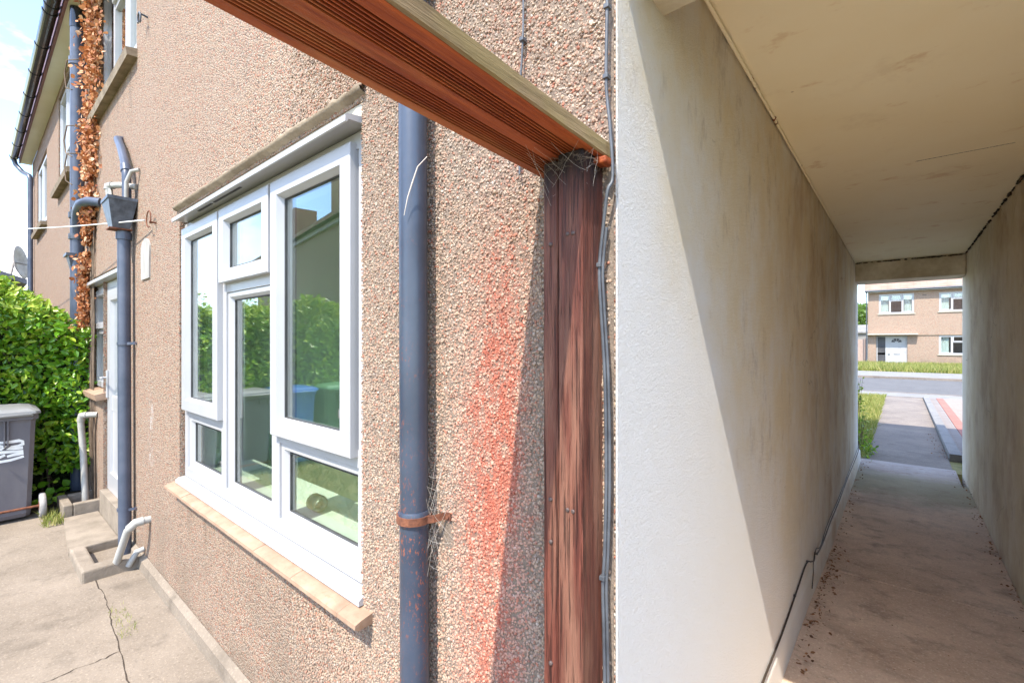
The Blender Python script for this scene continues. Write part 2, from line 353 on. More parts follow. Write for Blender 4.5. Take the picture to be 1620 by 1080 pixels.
MATS['concrete_step'] = simple('step_concrete', (.17, .14, .105), (.27, .225, .175), 7, .9, .6, 80, .006)
MATS['dirt'] = simple('black_grime', (.02, .015, .01), (.07, .05, .035), 40, .95, .5)
def m_glass():
    g = G('window_glass'); nt = g.nt
    geo = nt.nodes.new("ShaderNodeNewGeometry"); dp_ = nt.nodes.new("ShaderNodeVectorMath"); dp_.operation = 'DOT_PRODUCT'
    nt.links.new(geo.outputs['Normal'], dp_.inputs[0]); nt.links.new(geo.outputs['Incoming'], dp_.inputs[1])
    q = g.math('POWER', g.math('SUBTRACT', 1., g.math('ABSOLUTE', dp_.outputs['Value']), clamp=True), 5.)
    f = g.math('MULTIPLY_ADD', q, 1.5, .12, clamp=True)
    a = nt.nodes.new("ShaderNodeBsdfTransparent"); a.inputs[0].default_value = (.90, .95, .92, 1)
    b = nt.nodes.new("ShaderNodeBsdfGlossy"); b.inputs['Roughness'].default_value = .0; b.inputs['Color'].default_value = (.95, .97, .98, 1)
    m = nt.nodes.new("ShaderNodeMixShader"); nt.links.new(f, m.inputs[0]); nt.links.new(a.outputs[0], m.inputs[1]); nt.links.new(b.outputs[0], m.inputs[2])
    nt.links.new(m.outputs[0], g.out.inputs[0]); return g.m
MATS['glass'] = m_glass()

# ------------------------------------------------------------------ mesh helpers
class MB:
    def __init__(s): s.v = []; s.f = []; s.s = []
    def add(s, vs, fs, smooth=False):
        b = len(s.v); s.v += [tuple(p) for p in vs]
        s.f += [tuple(b + i for i in f) for f in fs]; s.s += [smooth] * len(fs); return s
    def box(s, x0, x1, y0, y1, z0, z1, ch=0):
        if ch:
            bm = bmesh.new(); bmesh.ops.create_cube(bm, size=1)
            for v in bm.verts: v.co = ((x0 + x1) / 2 + v.co.x * (x1 - x0), (y0 + y1) / 2 + v.co.y * (y1 - y0), (z0 + z1) / 2 + v.co.z * (z1 - z0))
            bmesh.ops.bevel(bm, geom=bm.edges[:], offset=ch, segments=2, profile=.5, affect='EDGES')
            return s.bm(bm)
        v = [(x, y, z) for x in (x0, x1) for y in (y0, y1) for z in (z0, z1)]
        return s.add(v, [(0, 1, 3, 2), (4, 6, 7, 5), (0, 4, 5, 1), (2, 3, 7, 6), (0, 2, 6, 4), (1, 5, 7, 3)])
    def bm(s, bm, smooth=False):
        bm.verts.index_update(); s.add([v.co[:] for v in bm.verts], [[v.index for v in f.verts] for f in bm.faces], smooth); bm.free(); return s
    def prism(s, pts, a0, a1, axis='X'):
        """pts: 2D outline; extruded along an axis"""
        n = len(pts)
        def P(p, a):
            if axis == 'X': return (a, p[0], p[1])
            if axis == 'Y': return (p[0], a, p[1])
            return (p[0], p[1], a)
        v = [P(p, a0) for p in pts] + [P(p, a1) for p in pts]
        return s.add(v, [tuple(range(n))[::-1], tuple(range(n, 2 * n))] + [(i, (i + 1) % n, n + (i + 1) % n, n + i) for i in range(n)])
    def tube(s, pts, r, n=12, cap=True, smooth=True, squash=None):
        pts = [Vector(p) for p in pts]; rs = r if isinstance(r, (list, tuple)) else [r] * len(pts)
        rings = []; up = None
        for i, p in enumerate(pts):
            t = (pts[min(i + 1, len(pts) - 1)] - pts[max(i - 1, 0)]).normalized()
            if up is None: up = t.orthogonal().normalized()
            up = (up - t * up.dot(t)).normalized(); sd = t.cross(up)
            rings.append([p + (up * math.cos(a) + sd * math.sin(a)) * rs[i] for a in [2 * math.pi * k / n for k in range(n)]])
        v = [q for rg in rings for q in rg]
        f = [(i * n + k, i * n + (k + 1) % n, (i + 1) * n + (k + 1) % n, (i + 1) * n + k) for i in range(len(pts) - 1) for k in range(n)]
        s.add(v, f, smooth)
        if cap: s.add(rings[0], [tuple(range(n))[::-1]]); s.add(rings[-1], [tuple(range(n))])
        return s
    def ring(s, x0, x1, z0, z1, wd, yf, yb, ch=.012, yg=None):
        """mitred rectangular frame in an XZ plane facing -Y, inner edge chamfered back to the glass"""
        yg = yg if yg is not None else yf + .02
        r = lambda i, y: [(x0 + i, y, z0 + i), (x1 - i, y, z0 + i), (x1 - i, y, z1 - i), (x0 + i, y, z1 - i)]
        e = .003
        rr = [r(0, yb), r(0, yf + e), r(e, yf), r(wd, yf), r(wd + ch, yg), r(wd + ch, yb)]
        v = [p for a in rr for p in a]
        f = [(a * 4 + k, a * 4 + (k + 1) % 4, (a + 1) * 4 + (k + 1) % 4, (a + 1) * 4 + k) for a in range(5) for k in range(4)]
        f += [(20 + k, 20 + (k + 1) % 4, (k + 1) % 4, k) for k in range(4)]
        return s.add(v, f)
    def build(s, name, mat, parent=None, **tags):
        me = bpy.data.meshes.new(name); me.from_pydata(s.v, [], s.f); me.update()
        me.polygons.foreach_set('use_smooth', s.s)
        bmm = bmesh.new(); bmm.from_mesh(me); bmesh.ops.recalc_face_normals(bmm, faces=bmm.faces[:]); bmm.to_mesh(me); bmm.free()
        return link(name, me, mat, parent, **tags)
def link(name, me, mat, parent=None, **tags):
    me.materials.append(MATS[mat] if isinstance(mat, str) else mat)
    o = bpy.data.objects.new(name, me); col.objects.link(o)
    if parent is not None:
        o.parent = parent
        if parent.type == 'EMPTY': o.location = -Vector(parent.location) if not parent.get('_local') else (0, 0, 0)
    for k, v in tags.items(): o[k] = v
    return o
def thing(name, label, cat, loc=(0, 0, 0), group=None, local=False):
    o = bpy.data.objects.new(name, None); col.objects.link(o); o.location = loc; o.empty_display_size = .1
    o['label'] = label; o['category'] = cat
    if group: o['group'] = group
    if local: o['_local'] = 1
    return o
def tagd(label, cat, group=None):
    d = dict(label=label, category=cat)
    if group: d['group'] = group
    return d
ST = dict(kind='structure')
def raw_mesh(name, V, F, mat, parent=None, smooth=False, **tags):
    """fast mesh from numpy arrays, F: (n,k)"""
    me = bpy.data.meshes.new(name); n, k = F.shape
    me.vertices.add(len(V)); me.vertices.foreach_set('co', V.astype(np.float32).ravel())
    me.loops.add(n * k); me.loops.foreach_set('vertex_index', F.astype(np.int32).ravel())
    me.polygons.add(n); me.polygons.foreach_set('loop_start', np.arange(0, n * k, k, dtype=np.int32))
    me.polygons.foreach_set('use_smooth', np.full(n, smooth)); me.update(calc_edges=True)
    return link(name, me, mat, parent, **tags)
def leaves(name, P, size, mat, parent=None, nrm=None, up=.35, spread=1., aspect=.5, fold=.25, **tags):
    """P (n,3) leaf positions; each leaf is a small folded pointed blade"""
    n = len(P); size = size * rng.uniform(.6, 1.3, n)
    T = np.array([[0, 0, 0], [.35, .5, .1], [.75, .36, .06], [1, 0, -.08], [.75, -.36, .06], [.35, -.5, .1], [.35, 0, -fold * .2], [.75, 0, -fold * .15]])
    T = T * [1, aspect, fold * 2]
    Fl = np.array([[0, 6, 1, 1], [6, 7, 2, 1], [7, 3, 2, 2], [0, 5, 6, 6], [6, 5, 4, 7], [7, 4, 3, 3]])
    Ft = np.array([[0, 6, 1], [6, 7, 2], [6, 2, 1], [7, 3, 2], [0, 5, 6], [5, 4, 7], [5, 7, 6], [4, 3, 7]])
    N = rng.normal(size=(n, 3)) * spread
    if nrm is not None: N += nrm
    N[:, 2] += up; N /= np.linalg.norm(N, axis=1)[:, None]
    D = rng.normal(size=(n, 3)); D -= N * (D * N).sum(1)[:, None]; D /= np.linalg.norm(D, axis=1)[:, None]
    S = np.cross(N, D)
    V = P[:, None, :] + size[:, None, None] * (T[None, :, 0, None] * D[:, None] + T[None, :, 1, None] * S[:, None] + T[None, :, 2, None] * N[:, None])
    F = (Ft[None] + (np.arange(n) * 8)[:, None, None]).reshape(-1, 3)
    return raw_mesh(name, V.reshape(-1, 3), F, mat, parent, False, **tags)

def wall_y(mb, x0, x1, z0, z1, y, th, holes=()):
    """wall in the XZ plane with rectangular openings (hx0,hx1,hz0,hz1) and their reveals"""
    xs = sorted({x0, x1, *[h[0] for h in holes], *[h[1] for h in holes]}); zs = sorted({z0, z1, *[h[2] for h in holes], *[h[3] for h in holes]})
    for i in range(len(xs) - 1):
        for k in range(len(zs) - 1):
            cx, cz = (xs[i] + xs[i + 1]) / 2, (zs[k] + zs[k + 1]) / 2
            if any(h[0] < cx < h[1] and h[2] < cz < h[3] for h in holes): continue
            for yy, rv in ((y, 0), (y + th, 1)):
                q = [(xs[i], yy, zs[k]), (xs[i + 1], yy, zs[k]), (xs[i + 1], yy, zs[k + 1]), (xs[i], yy, zs[k + 1])]
                mb.add(q, [(0, 1, 2, 3)])
    for a, b, c, d in list(holes) + [(x0, x1, z0, z1)]:
        for q in ([(a, y, c), (b, y, c), (b, y + th, c), (a, y + th, c)], [(a, y, d), (b, y, d), (b, y + th, d), (a, y + th, d)],
                  [(a, y, c), (a, y, d), (a, y + th, d), (a, y + th, c)], [(b, y, c), (b, y, d), (b, y + th, d), (b, y + th, c)]):
            mb.add(q, [(0, 1, 2, 3)])
    return mb
def flat(name, mat, x0, x1, y0, y1, z0, z1=None, th=.05, **tags):
    """sheet slab whose top slopes from z0 (at y0) to z1 (at y1)"""
    z1 = z0 if z1 is None else z1
    return MB().prism([(y0, z0), (y1, z1), (y1, z1 - th), (y0, z0 - th)], x0, x1).build(name, mat, **tags)

# ------------------------------------------------------------------ SETTING: ground, patio, floor, road
GZ = lambda y: 0 if y < 7 else -.28 * (y - 7) / 34
pr = [(-300, -.14), (6.88, -.14), (6.9, -.03), (41, -.31), (400, -.6)]
g = MB()
g.add([(x, y, z) for y, z in pr for x in (-400, 400)], [(2 * i, 2 * i + 1, 2 * i + 3, 2 * i + 2) for i in range(4)])
g.build('ground', 'grass', **ST)
flat('patio', 'patio', -5.62, -2.2, -.34, .735, -.06, **ST)
flat('patio', 'patio', -2.196, 3.2, -3.4, .735, -.06, **ST)  # patio lengthened out of view to bounce more light into the passage
flat('garden_bed', 'soil', -8.2, -5.62, -5, .735, -.075, **ST)
flat('lawn', 'grass', -5.62, -2.2, -9, -.345, -.07, **ST)
# passage floor in three cast slabs
f = MB()
for y0, y1, x0, x1 in ((.70, 3.43, -.38, .4975), (3.436, 6.2, -.38, .4975), (6.206, 6.96, -.38, .46)):
    f.box(x0, x1, y0, y1, -.1, 0 if y1 < 6.5 else -.006, .004)
f.build('passage_floor', 'floor', **ST)
flat('front_path', 'path', -.33, .44, 6.965, 16.1, -.012, GZ(16.1) - .002, **ST)
flat('driveway_border', 'paver_grey', .56, .70, 7.0, 16.1, 0, GZ(16.1) + .01, **ST)
flat('driveway_band', 'paver_red', .704, .83, 7.0, 16.1, .004, GZ(16.1) + .014, **ST)
flat('driveway', 'paver_pink', .834, 5.5, 7.0, 16.1, 0, GZ(16.1) + .01, **ST)
flat('pavement_near', 'pavement', -60, 60, 16.104, 17.3, GZ(16.2) + .01, GZ(17.3) + .01, **ST)
flat('road', 'asphalt', -60, 60, 17.42, 25.0, GZ(17.4) - .01, GZ(25) - .01, **ST)
flat('pavement_far', 'pavement', -60, 60, 25.15, 30.2, GZ(25) + .07, GZ(30) + .06, **ST)
k = MB(); k.box(-60, 60, 17.305, 17.415, -.3, GZ(17.3) + .02); k.box(-60, 60, 25.005, 25.145, -.4, GZ(25) + .08); k.build('road_kerb', 'path', **ST)
MB().prism([(6.99 + .6, .055), (16.1, GZ(16.1) + .05), (16.1, GZ(16.1) - .1), (7.59, -.1)], .448, .555).build('path_edging', 'pavement', **ST)

# ------------------------------------------------------------------ HOUSES
SOF = 4.55
def gable_roof(mb, x0, x1, ya, yb, ze, rise, over=.15, th=.12):
    ym = (ya + yb) / 2
    mb.prism([(ya - over, ze), (ym, ze + rise), (yb + over, ze), (yb + over, ze - .001 + th), (ym, ze + rise + th), (ya - over, ze + th)], x0, x1)
def win_unit(parent, x0, x1, z0, z1, yf, lights, label=None, sillm=None, curtains=True, fw=.05):
    """framed window: window > frame, pane; lights = list of (x0,x1,z0,z1,opening)"""
    frame = MB()
    frame.ring(x0, x1, z0, z1, fw, yf, yf + .07, .006)
    xs = sorted({l[0] for l in lights} | {l[1] for l in lights})
    for X in xs[1:-1]: frame.box(X - .032, X + .032, yf + .004, yf + .064, z0 + fw, z1 - fw)
    for l in lights:
        if l[2] > z0 + .1: frame.box(l[0] + .03, l[1] - .03, yf + .007, yf + .06, l[2] - .03, l[2] + .03)
    o = frame.build('window', 'upvc', parent)
    if label: o['label'] = label
    for a, b, c, d, op in lights:
        a2 = a + (fw if a == x0 else .03); b2 = b - (fw if b == x1 else .03); c2 = c + (fw if c == z0 else .03); d2 = d - (fw if d == z1 else .03)
        if op: MB().ring(a2 - .015, b2 + .015, c2 - .015, d2 + .015, .05, yf - .014, yf + .03, .01).build('sash', 'upvc', o)
        MB().box(a2, b2, yf + .026, yf + .031, c2, d2).build('pane', 'glass', o)
    if sillm:
        MB().prism([(yf - .10, z0 - .035), (yf + .06, z0 - .002), (yf + .06, z0 - .07), (yf - .09, z0 - .085)], x0 - .06, x1 + .06).build('sill', sillm, o)
    if curtains:
        for a, b in ((x0 + .06, x0 + .06 + (x1 - x0) * .24), (x1 - .06 - (x1 - x0) * .24, x1 - .06)):
            n = 18; c = MB()
            v = [(a + (b - a) * i / n, yf + .16 + .02 * math.sin(i * 2.1), z) for i in range(n + 1) for z in (z0, z1)]
            c.add(v, [(2 * i, 2 * i + 2, 2 * i + 3, 2 * i + 1) for i in range(n)], True)
            c.build('curtain', 'curtain', o)
    return o

house = thing('terraced_house', 'pebbledashed house with white framed windows and the roofed passage through its side', 'house', (-3.3, .94, 0))
H1 = (-2.985, -1.19, .64, 2.10); H2 = (-5.45, -3.97, 3.37, 4.5); H3 = (-5.78, -5.162, .95, 1.98); H4 = (-5.16, -4.33, .15, 1.98)
wl = MB(); wall_y(wl, -6.35, -.386, -.14, SOF, .74, .16, (H1, H2, H3, H4))
wl.box(-6.35, -.62, 6.74, 6.9, -.14, SOF); wl.box(-6.35, -6.2, .905, 6.735, -.14, SOF)
wl.box(-.386, .495, .741, .90, 2.30, SOF); wl.box(-.6, .495, 6.742, 6.9, 2.30, SOF)
wall = wl.build('wall', 'dash', house)
pw = MB(); pw.box(-.62, -.383, .7425, 6.76, -.1, 2.31); pw.build('passage_wall', 'plaster', house, label='white plastered passage wall stained brown further in')
pl = MB(); ysp = [.76, 2.4, 2.9, 3.3, 3.8, 4.6, 5.5, 6.755]; tk_ = [.007, .007, .009, .016, .023, .022, .024, .024]
pl.add([(-.383 + a * t + b, y, z) for y, t in zip(ysp, tk_) for a, b, z in ((0, 0, 0), (1, .003, 0), (1, 0, .125), (0, 0, .15))], [(4 * i + k_, 4 * i + 4 + k_, 4 * i + 5 + k_, 4 * i + 1 + k_) for i in range(7) for k_ in range(3)]); pl.build('plinth', 'plaster', house)
cl = MB()
for a, b, s0, s1 in ((.955, 2.957, 2.272, 2.270), (2.962, 5.245, 2.276, 2.272), (5.249, 6.36, 2.273, 2.273)):
    cl.prism([(a, s0), (b, s1), (b, 2.30), (a, 2.30)], -.3825, .4945)
cl.build('passage_ceiling', 'ceiling', house)
MB().box(-.60, .495, .7432, .952, 2.088, 2.299, .004).build('lintel', 'lintel_near', house)
MB().box(-.3825, .4945, 6.362, 6.752, 2.062, 2.299, .004).build('lintel', 'lintel', house)
rf = MB(); gable_roof(rf, -6.35, .495, .74, 6.9, SOF + .16, 2.0); roof = rf.build('roof', 'rooftile', house)
ch = MB(); ch.box(-6.5, -5.7, 3.3, 4.2, 6.1, 7.5); ch.build('chimney', 'brick', roof)
MB().box(-6.348, .495, .60, .739, SOF, SOF + .012).build('soffit', 'soffit', house)
MB().box(-6.348, .495, .580, .598, SOF - .012, SOF + .15).build('fascia', 'fascia', house)
# plinth strip of smooth cement along the base of the rear wall
MB().prism([(.735, -.059), (.708, -.059), (.712, .0), (.738, .022)], -4.30, -.39).build('plinth', 'patio', house)
# room behind the big window
rm = MB()
rx0, rx1, ry0, ry1, rz0, rz1 = -3.2, -1.0, 1.06, 3.6, -.05, 2.35
for q in ([(rx0, ry0, rz0), (rx0, ry1, rz0), (rx0, ry1, rz1), (rx0, ry0, rz1)], [(rx1, ry0, rz0), (rx1, ry1, rz0), (rx1, ry1, rz1), (rx1, ry0, rz1)],
          [(rx0, ry1, rz0), (rx1, ry1, rz0), (rx1, ry1, rz1), (rx0, ry1, rz1)], [(rx0, ry0, rz0), (rx1, ry0, rz0), (rx1, ry1, rz0), (rx0, ry1, rz0)],
          [(rx0, ry0, rz1), (rx1, ry0, rz1), (rx1, ry1, rz1), (rx0, ry1, rz1)]):
    rm.add(q, [(0, 1, 2, 3)])
rm.build('room', 'room', house)
wall_y(MB(), -3.2, -1.0, -.05, 2.35, 1.02, .039, ((-2.965, -1.205, .66, 2.08),)).build('room', 'room', house)
lr = MB(); lr.box(-2.983, -2.965, .84, 1.05, .70, 2.08); lr.box(-1.205, -1.192, .84, 1.05, .70, 2.08); lr.box(-2.965, -1.205, .84, 1.05, 2.07, 2.085); lr.build('window_reveal', 'roomsill', house)
MB().box(-2.96, -1.21, .84, 1.10, .675, .70, .004).build('window_board', 'roomsill', house)

# --- the big window
win = MB().ring(-2.975, -1.198, .672, 2.035, .052, .762, .835, .008, .79).build('window', 'upvc', house, label='large white three-part window with small top light in the middle')
m = MB()
m.box(-2.425, -2.362, .765, .83, .724, 1.983); m.box(-1.868, -1.805, .765, .83, .724, 1.983)
m.box(-2.923, -2.425, .767, .828, 1.0, 1.06); m.box(-2.362, -1.868, .767, .828, 1.625, 1.69); m.box(-1.805, -1.25, .767, .828, 1.015, 1.07)
m.build('frame', 'upvc', win)
SASH = [(-2.945, -2.405, 1.035, 2.0), (-2.382, -1.848, 1.665, 2.0), (-1.826, -1.262, 1.048, 2.0)]
for a, b, c, d in SASH:
    s_ = MB().ring(a, b, c, d, .056, .738, .79, .012, .765).build('sash', 'upvc', win)
    MB().ring(a + .066, b - .066, c + .066, d - .066, .004, .763, .775, .001, .766).build('gasket', 'gasket', win)
    MB().box(a + .064, b - .064, .768, .773, c + .064, d - .064).build('pane', 'glass', win)
for a, b, c, d in [(-2.925, -2.425, .722, 1.0), (-2.362, -1.868, .722, 1.625), (-1.805, -1.248, .722, 1.015)]:
    MB().ring(a, b, c, d, .022, .772, .80, .012, .79).build('bead', 'upvc', win)
    MB().ring(a + .034, b - .034, c + .034, d - .034, .004, .788, .80, .001, .79).build('gasket', 'gasket', win)
    MB().box(a + .032, b - .032, .793, .798, c + .032, d - .032).build('pane', 'glass', win)
# head drip, trickle vents, white cill, tile cill
hd = MB(); hd.prism([(.775, 2.062), (.700, 2.052), (.692, 2.045), (.692, 2.028), (.697, 2.026), (.702, 2.036), (.775, 2.040)], -2.93, -1.205); hd.build('head_drip', 'upvc', win)
tv = MB()
for a, b in ((-2.62, -2.43), (-2.40, -2.08)):
    tv.box(a, b, .722, .732, 2.0355, 2.0395)
tv.build('trickle_vent', 'gasket', win)
MB().prism([(.835, .672), (.742, .668), (.722, .655), (.722, .640), (.835, .640)], -2.99, -1.185).build('cill', 'upvc', win)
st = MB(); xx = -3.03; i = 0
while xx < -1.16:
    wd = min(.30 + rng.uniform(-.004, .004), -1.135 - xx)
    j = rng.uniform(-.0015, .0015)
    st.prism([(.745, .638 + j), (.700, .630 + j), (.682, .624 + j), (.681, .612 + j), (.690, .606 + j), (.745, .606)], xx, xx + wd - .0015)
    xx += wd; i += 1
st.build('sill', 'tile', win)
# rough cement above the window and at the jambs
rg = MB(); n = 60
vv = []
for i in range(n + 1):
    x = -3.03 + 1.86 * i / n; q = rng.uniform(-.004, .004)
    vv += [(x, .735, 2.150 + q * 2), (x, .716 + q, 2.128 + q), (x, .722 + q, 2.118 + q), (x, .79, 2.090)]
rg.add(vv, [(4 * i + k, 4 * i + 4 + k, 4 * i + 5 + k, 4 * i + 1 + k) for i in range(n) for k in range(3)], True)
rg.build('head_render', 'concrete_edge', win)
MB().box(-2.984, -1.191, .745, .80, 2.062, 2.0985).build('head_infill', 'cream', win)

# --- upstairs window, side window and back door
win_unit(house, -5.42, -4.0, 3.40, 4.49, .775, [(-5.42, -4.95, 3.40, 4.49, 0), (-4.95, -4.45, 3.40, 4.15, 0), (-4.95, -4.45, 4.15, 4.49, 1), (-4.45, -4.0, 3.40, 4.49, 1)], 'upstairs white window above the back door', 'concrete_edge')
win_unit(house, -5.77, -5.164, .99, 1.90, .775, [(-5.77, -5.164, .99, 1.50, 0), (-5.77, -5.164, 1.50, 1.90, 1)], 'small white window beside the back door, half behind the hedge', 'tile')
dr = MB().ring(-5.155, -4.335, .155, 1.90, .055, .765, .83, .004).build('door', 'upvc', house, label='white back door behind the thin drainpipe')
lf = MB().ring(-5.095, -4.395, .215, 1.84, .10, .757, .80, .01, .785)
lf.box(-5.0, -4.49, .77, .80, .83, .95); lf.box(-4.99, -4.5, .775, .795, .32, .83, .004); lf.build('door_leaf', 'upvc', dr)
MB().box(-4.99, -4.5, .785, .790, .95, 1.74).build('pane', 'glass', dr)
hn = MB(); hn.box(-5.07, -5.035, .742, .757, .93, 1.16, .004); hn.tube([(-5.05, .75, 1.10), (-5.05, .705, 1.10), (-4.95, .70, 1.095)], .009, 8); hn.build('handle', 'upvc', dr)
MB().box(-5.79, -4.32, .70, .76, 1.905, 1.935, .004).build('head_drip', 'upvc', dr)
MB().box(-5.157, -4.333, .752, .80, 1.904, 1.978).box(-5.778, -5.165, .754, .80, 1.904, 1.978).build('head_infill', 'cream', dr)
MB().box(-5.158, -4.332, .715, .80, -.05, .153, .004).build('threshold', 'concrete_step', dr)

# --- gutter along the eaves (half round, black, gloss)
def gutter(parent, x0, x1, name='gutter'):
    mb = MB(); n = 12; r = .056; yc, zc = .518, SOF + .085
    for x0_, x1_, rr in [(x0, x1, r)]:
        ring = [(yc + rr * math.cos(a), zc + rr * math.sin(a)) for a in [math.pi + math.pi * k / n for k in range(n + 1)]]
        ring += [(yc + (rr - .004) * math.cos(a), zc + (rr - .004) * math.sin(a)) for a in [2 * math.pi - math.pi * k / n for k in range(n + 1)]]
        mb.prism(ring, x0_, x1_)
    o = mb.build(name, 'black_gloss', parent)
    mb = MB(); x = x0 + .12
    while x < x1:
        ring = [(yc + (r + .006) * math.cos(a), zc + (r + .006) * math.sin(a)) for a in [math.pi + math.pi * k / n for k in range(n + 1)]]
        ring += [(yc + (r + .001) * math.cos(a), zc + (r + .001) * math.sin(a)) for a in [2 * math.pi - math.pi * k / n for k in range(n + 1)]]
        MB().prism(ring, x, x + .035).build('gutter_bracket', 'black_gloss', o); x += .78
    return o
gutter(house, -6.345, .49)

nb = thing('neighbouring_house', 'further pebbledashed house beyond the dry creeper, with cream soffit', 'house', (-9.1, .94, 0))
N1 = (-8.14, -6.80, 3.27, 4.46); N2 = (-10.9, -9.5, 3.15, 4.22)
wl = MB(); wall_y(wl, -11.8, -6.352, -.14, SOF, .74, .16, (N1, N2)); wl.box(-11.8, -6.352, 6.74, 6.9, -.14, SOF); wl.box(-11.8, -11.64, .905, 6.735, -.14, SOF)
wl.build('wall', 'dash', nb)
win_unit(nb, N1[0] + .01, N1[1] - .01, N1[2] + .02, N1[3] - .01, .765, [(N1[0] + .01, -7.5, N1[2] + .02, N1[3] - .01, 1), (-7.5, N1[1] - .01, N1[2] + .02, 3.62, 0), (-7.5, N1[1] - .01, 3.62, N1[3] - .01, 1)], 'nearer upstairs window of the further house', 'concrete_edge')
win_unit(nb, N2[0] + .01, N2[1] - .01, N2[2] + .02, N2[3] - .01, .765, [(N2[0] + .01, -10.2, N2[2] + .02, N2[3] - .01, 1), (-10.2, N2[1] - .01, N2[2] + .02, N2[3] - .01, 1)], 'farther upstairs window of the further house', 'concrete_edge')
rf = MB(); gable_roof(rf, -11.9, -6.352, .74, 6.9, SOF + .16, 2.0); rf.build('roof', 'rooftile', nb)
MB().box(-11.9, -6.35, .60, .739, SOF, SOF + .012).build('soffit', 'soffit', nb)
MB().box(-11.9, -6.35, .580, .598, SOF - .012, SOF + .15).build('fascia', 'fascia', nb)
gutter(nb, -11.95, -6.347)

ad = thing('adjoining_house', 'house on the right of the passage with grimy cream passage wall', 'house', (3, .94, 0))
pw = MB(); pw.box(.498, .70, .742, 6.76, -.1, 2.31); pw.build('passage_wall', 'plaster2', ad)
wl = MB(); wl.box(.498, 6.0, .74, .90, 2.313, SOF); wl.box(.703, 6.0, .74, .90, -.14, 2.31); wl.box(.498, 6, 6.742, 6.9, 2.313, SOF); wl.box(.703, 6, 6.742, 6.9, -.14, 2.31); wl.box(5.85, 6, .905, 6.74, -.14, SOF)
wl.build('wall', 'dash', ad)
rf = MB(); gable_roof(rf, .497, 6.1, .74, 6.9, SOF + .16, 2.0); rf.build('roof', 'rooftile', ad)
MB().box(.496, 6.1, .60, .739, SOF, SOF + .012).build('soffit', 'soffit', ad)
gutter(ad, .495, 6.1)

# real pebbles on the rear wall near the corner
def pebbles():
    ico = bmesh.new(); bmesh.ops.create_icosphere(ico, subdivisions=1, radius=1); ico.verts.ensure_lookup_table()
    T = np.array([v.co[:] for v in ico.verts]); Fi = np.array([[v.index for v in f.verts] for f in ico.faces]); ico.free()
    p = .0053
    xs = np.arange(-1.75, -.394, p); zs = np.arange(.25, 2.75, p)
    X, Z = np.meshgrid(xs, zs); X = X.ravel() + rng.uniform(-.5, .5, X.size) * p; Z = Z.ravel() + rng.uniform(-.5, .5, Z.size) * p
    inwin = (X < -1.196) & (Z > .588) & (Z < 2.135)
    fade = np.clip((-X - 1.2) / .5, 0, 1); keep = (~inwin) & (rng.random(X.size) > fade)
    dep = -X * .9      # skip what the frame never shows
    Zd = .6455 * -X + .565
    vis = (Z < 1.4 + .76 * Zd) & (Z > 1.4 - .78 * Zd)
    edge = (X > -.403) & (rng.random(X.size) < .55)
    bald = np.hypot(X + .832, (Z - .945) * .8) < .028 + .012 * np.sin(X * 400) * np.cos(Z * 330)      # bare cement by the pipe bracket
    keep &= vis & ~edge & ~bald & (rng.random(X.size) > .06)
    X, Z = X[keep], Z[keep]; n = X.size
    s = p * .5 * rng.uniform(.75, 1.55, (n, 1)) * rng.uniform(.72, 1.3, (n, 3)); s[:, 1] *= .85
    V = T[None] * (1 + rng.uniform(-.34, .30, (n, 12, 1))) * s[:, None]
    a = rng.uniform(0, 6.28, n); ca, sa = np.cos(a)[:, None], np.sin(a)[:, None]
    vx = V[:, :, 0] * ca - V[:, :, 2] * sa; vz = V[:, :, 0] * sa + V[:, :, 2] * ca
    V[:, :, 0], V[:, :, 2] = vx, vz
    y = .7395 - rng.uniform(-.0012, .0022, n)
    V[:, :, 0] += X[:, None]; V[:, :, 1] += y[:, None]; V[:, :, 2] += Z[:, None]
    F = (Fi[None] + (np.arange(n) * 12)[:, None, None]).reshape(-1, 3)
    raw_mesh('pebble_coating', V.reshape(-1, 3), F, 'pebble', house, False)
    print('pebbles', n)
    # bedding mortar they sit in
    b = MB(); b.box(-1.188, -.388, .7385, .7395, .25, 2.75); b.build('bedding_mortar', 'bed', house)
pebbles()

# ------------------------------------------------------------------ gate frame: post and grooved decking beam
gate = thing('gate_frame', 'red-brown timber gate post and grooved deck board beam at the corner', 'gate frame', (-.45, .70, 0))
def rough_post(mb, x0, x1, y0, y1, z0, z1, seed):
    r = np.random.default_rng(seed); n = 40; v = []
    c = .003
    for i in range(n + 1):
        z = z0 + (z1 - z0) * i / n; j = r.uniform(-.0006, .0006, 8)
        o = [(x0 + c, y0), (x1 - c, y0), (x1, y0 + c), (x1, y1), (x0, y1), (x0, y0 + c)]
        v += [(a + j[k], b + j[(k + 3) % 8], z) for k, (a, b) in enumerate(o)]
    f = [(i * 6 + k, i * 6 + (k + 1) % 6, i * 6 + 6 + (k + 1) % 6, i * 6 + 6 + k) for i in range(n) for k in range(6)]
    f += [tuple(range(6)), tuple(range(n * 6, n * 6 + 6))]
    mb.add(v, f)
p1 = MB(); rough_post(p1, -.4585, -.4095, .667, .737, -.06, 1.725, 1); p1.build('post', 'post', gate)
p2 = MB(); rough_post(p2, -.492, -.4605, .669, .738, -.06, 1.718, 2); p2.build('batten', 'post', gate)
BT = .041
def bz(y): return BT * (.74 - y)
bmb = MB()
x0, x1 = -.545, -.398
prof = [(x0, .002), (x0 + .003, 0)]
def grooves(xs, n=7, pitch=.0060, wdt=.0040, d=.012):
    for k_ in range(n):
        a = xs + k_ * pitch; prof.extend([(a, 0), (a + .0004, d), (a + wdt - .0004, d), (a + wdt, 0)])
grooves(x0 + .019); grooves(x0 + .084)
prof += [(x1 - .003, 0), (x1, .002), (x1, .026), (x0, .026)]
npf = len(prof); ys = [.738, .3, 0, -.4, -.80]
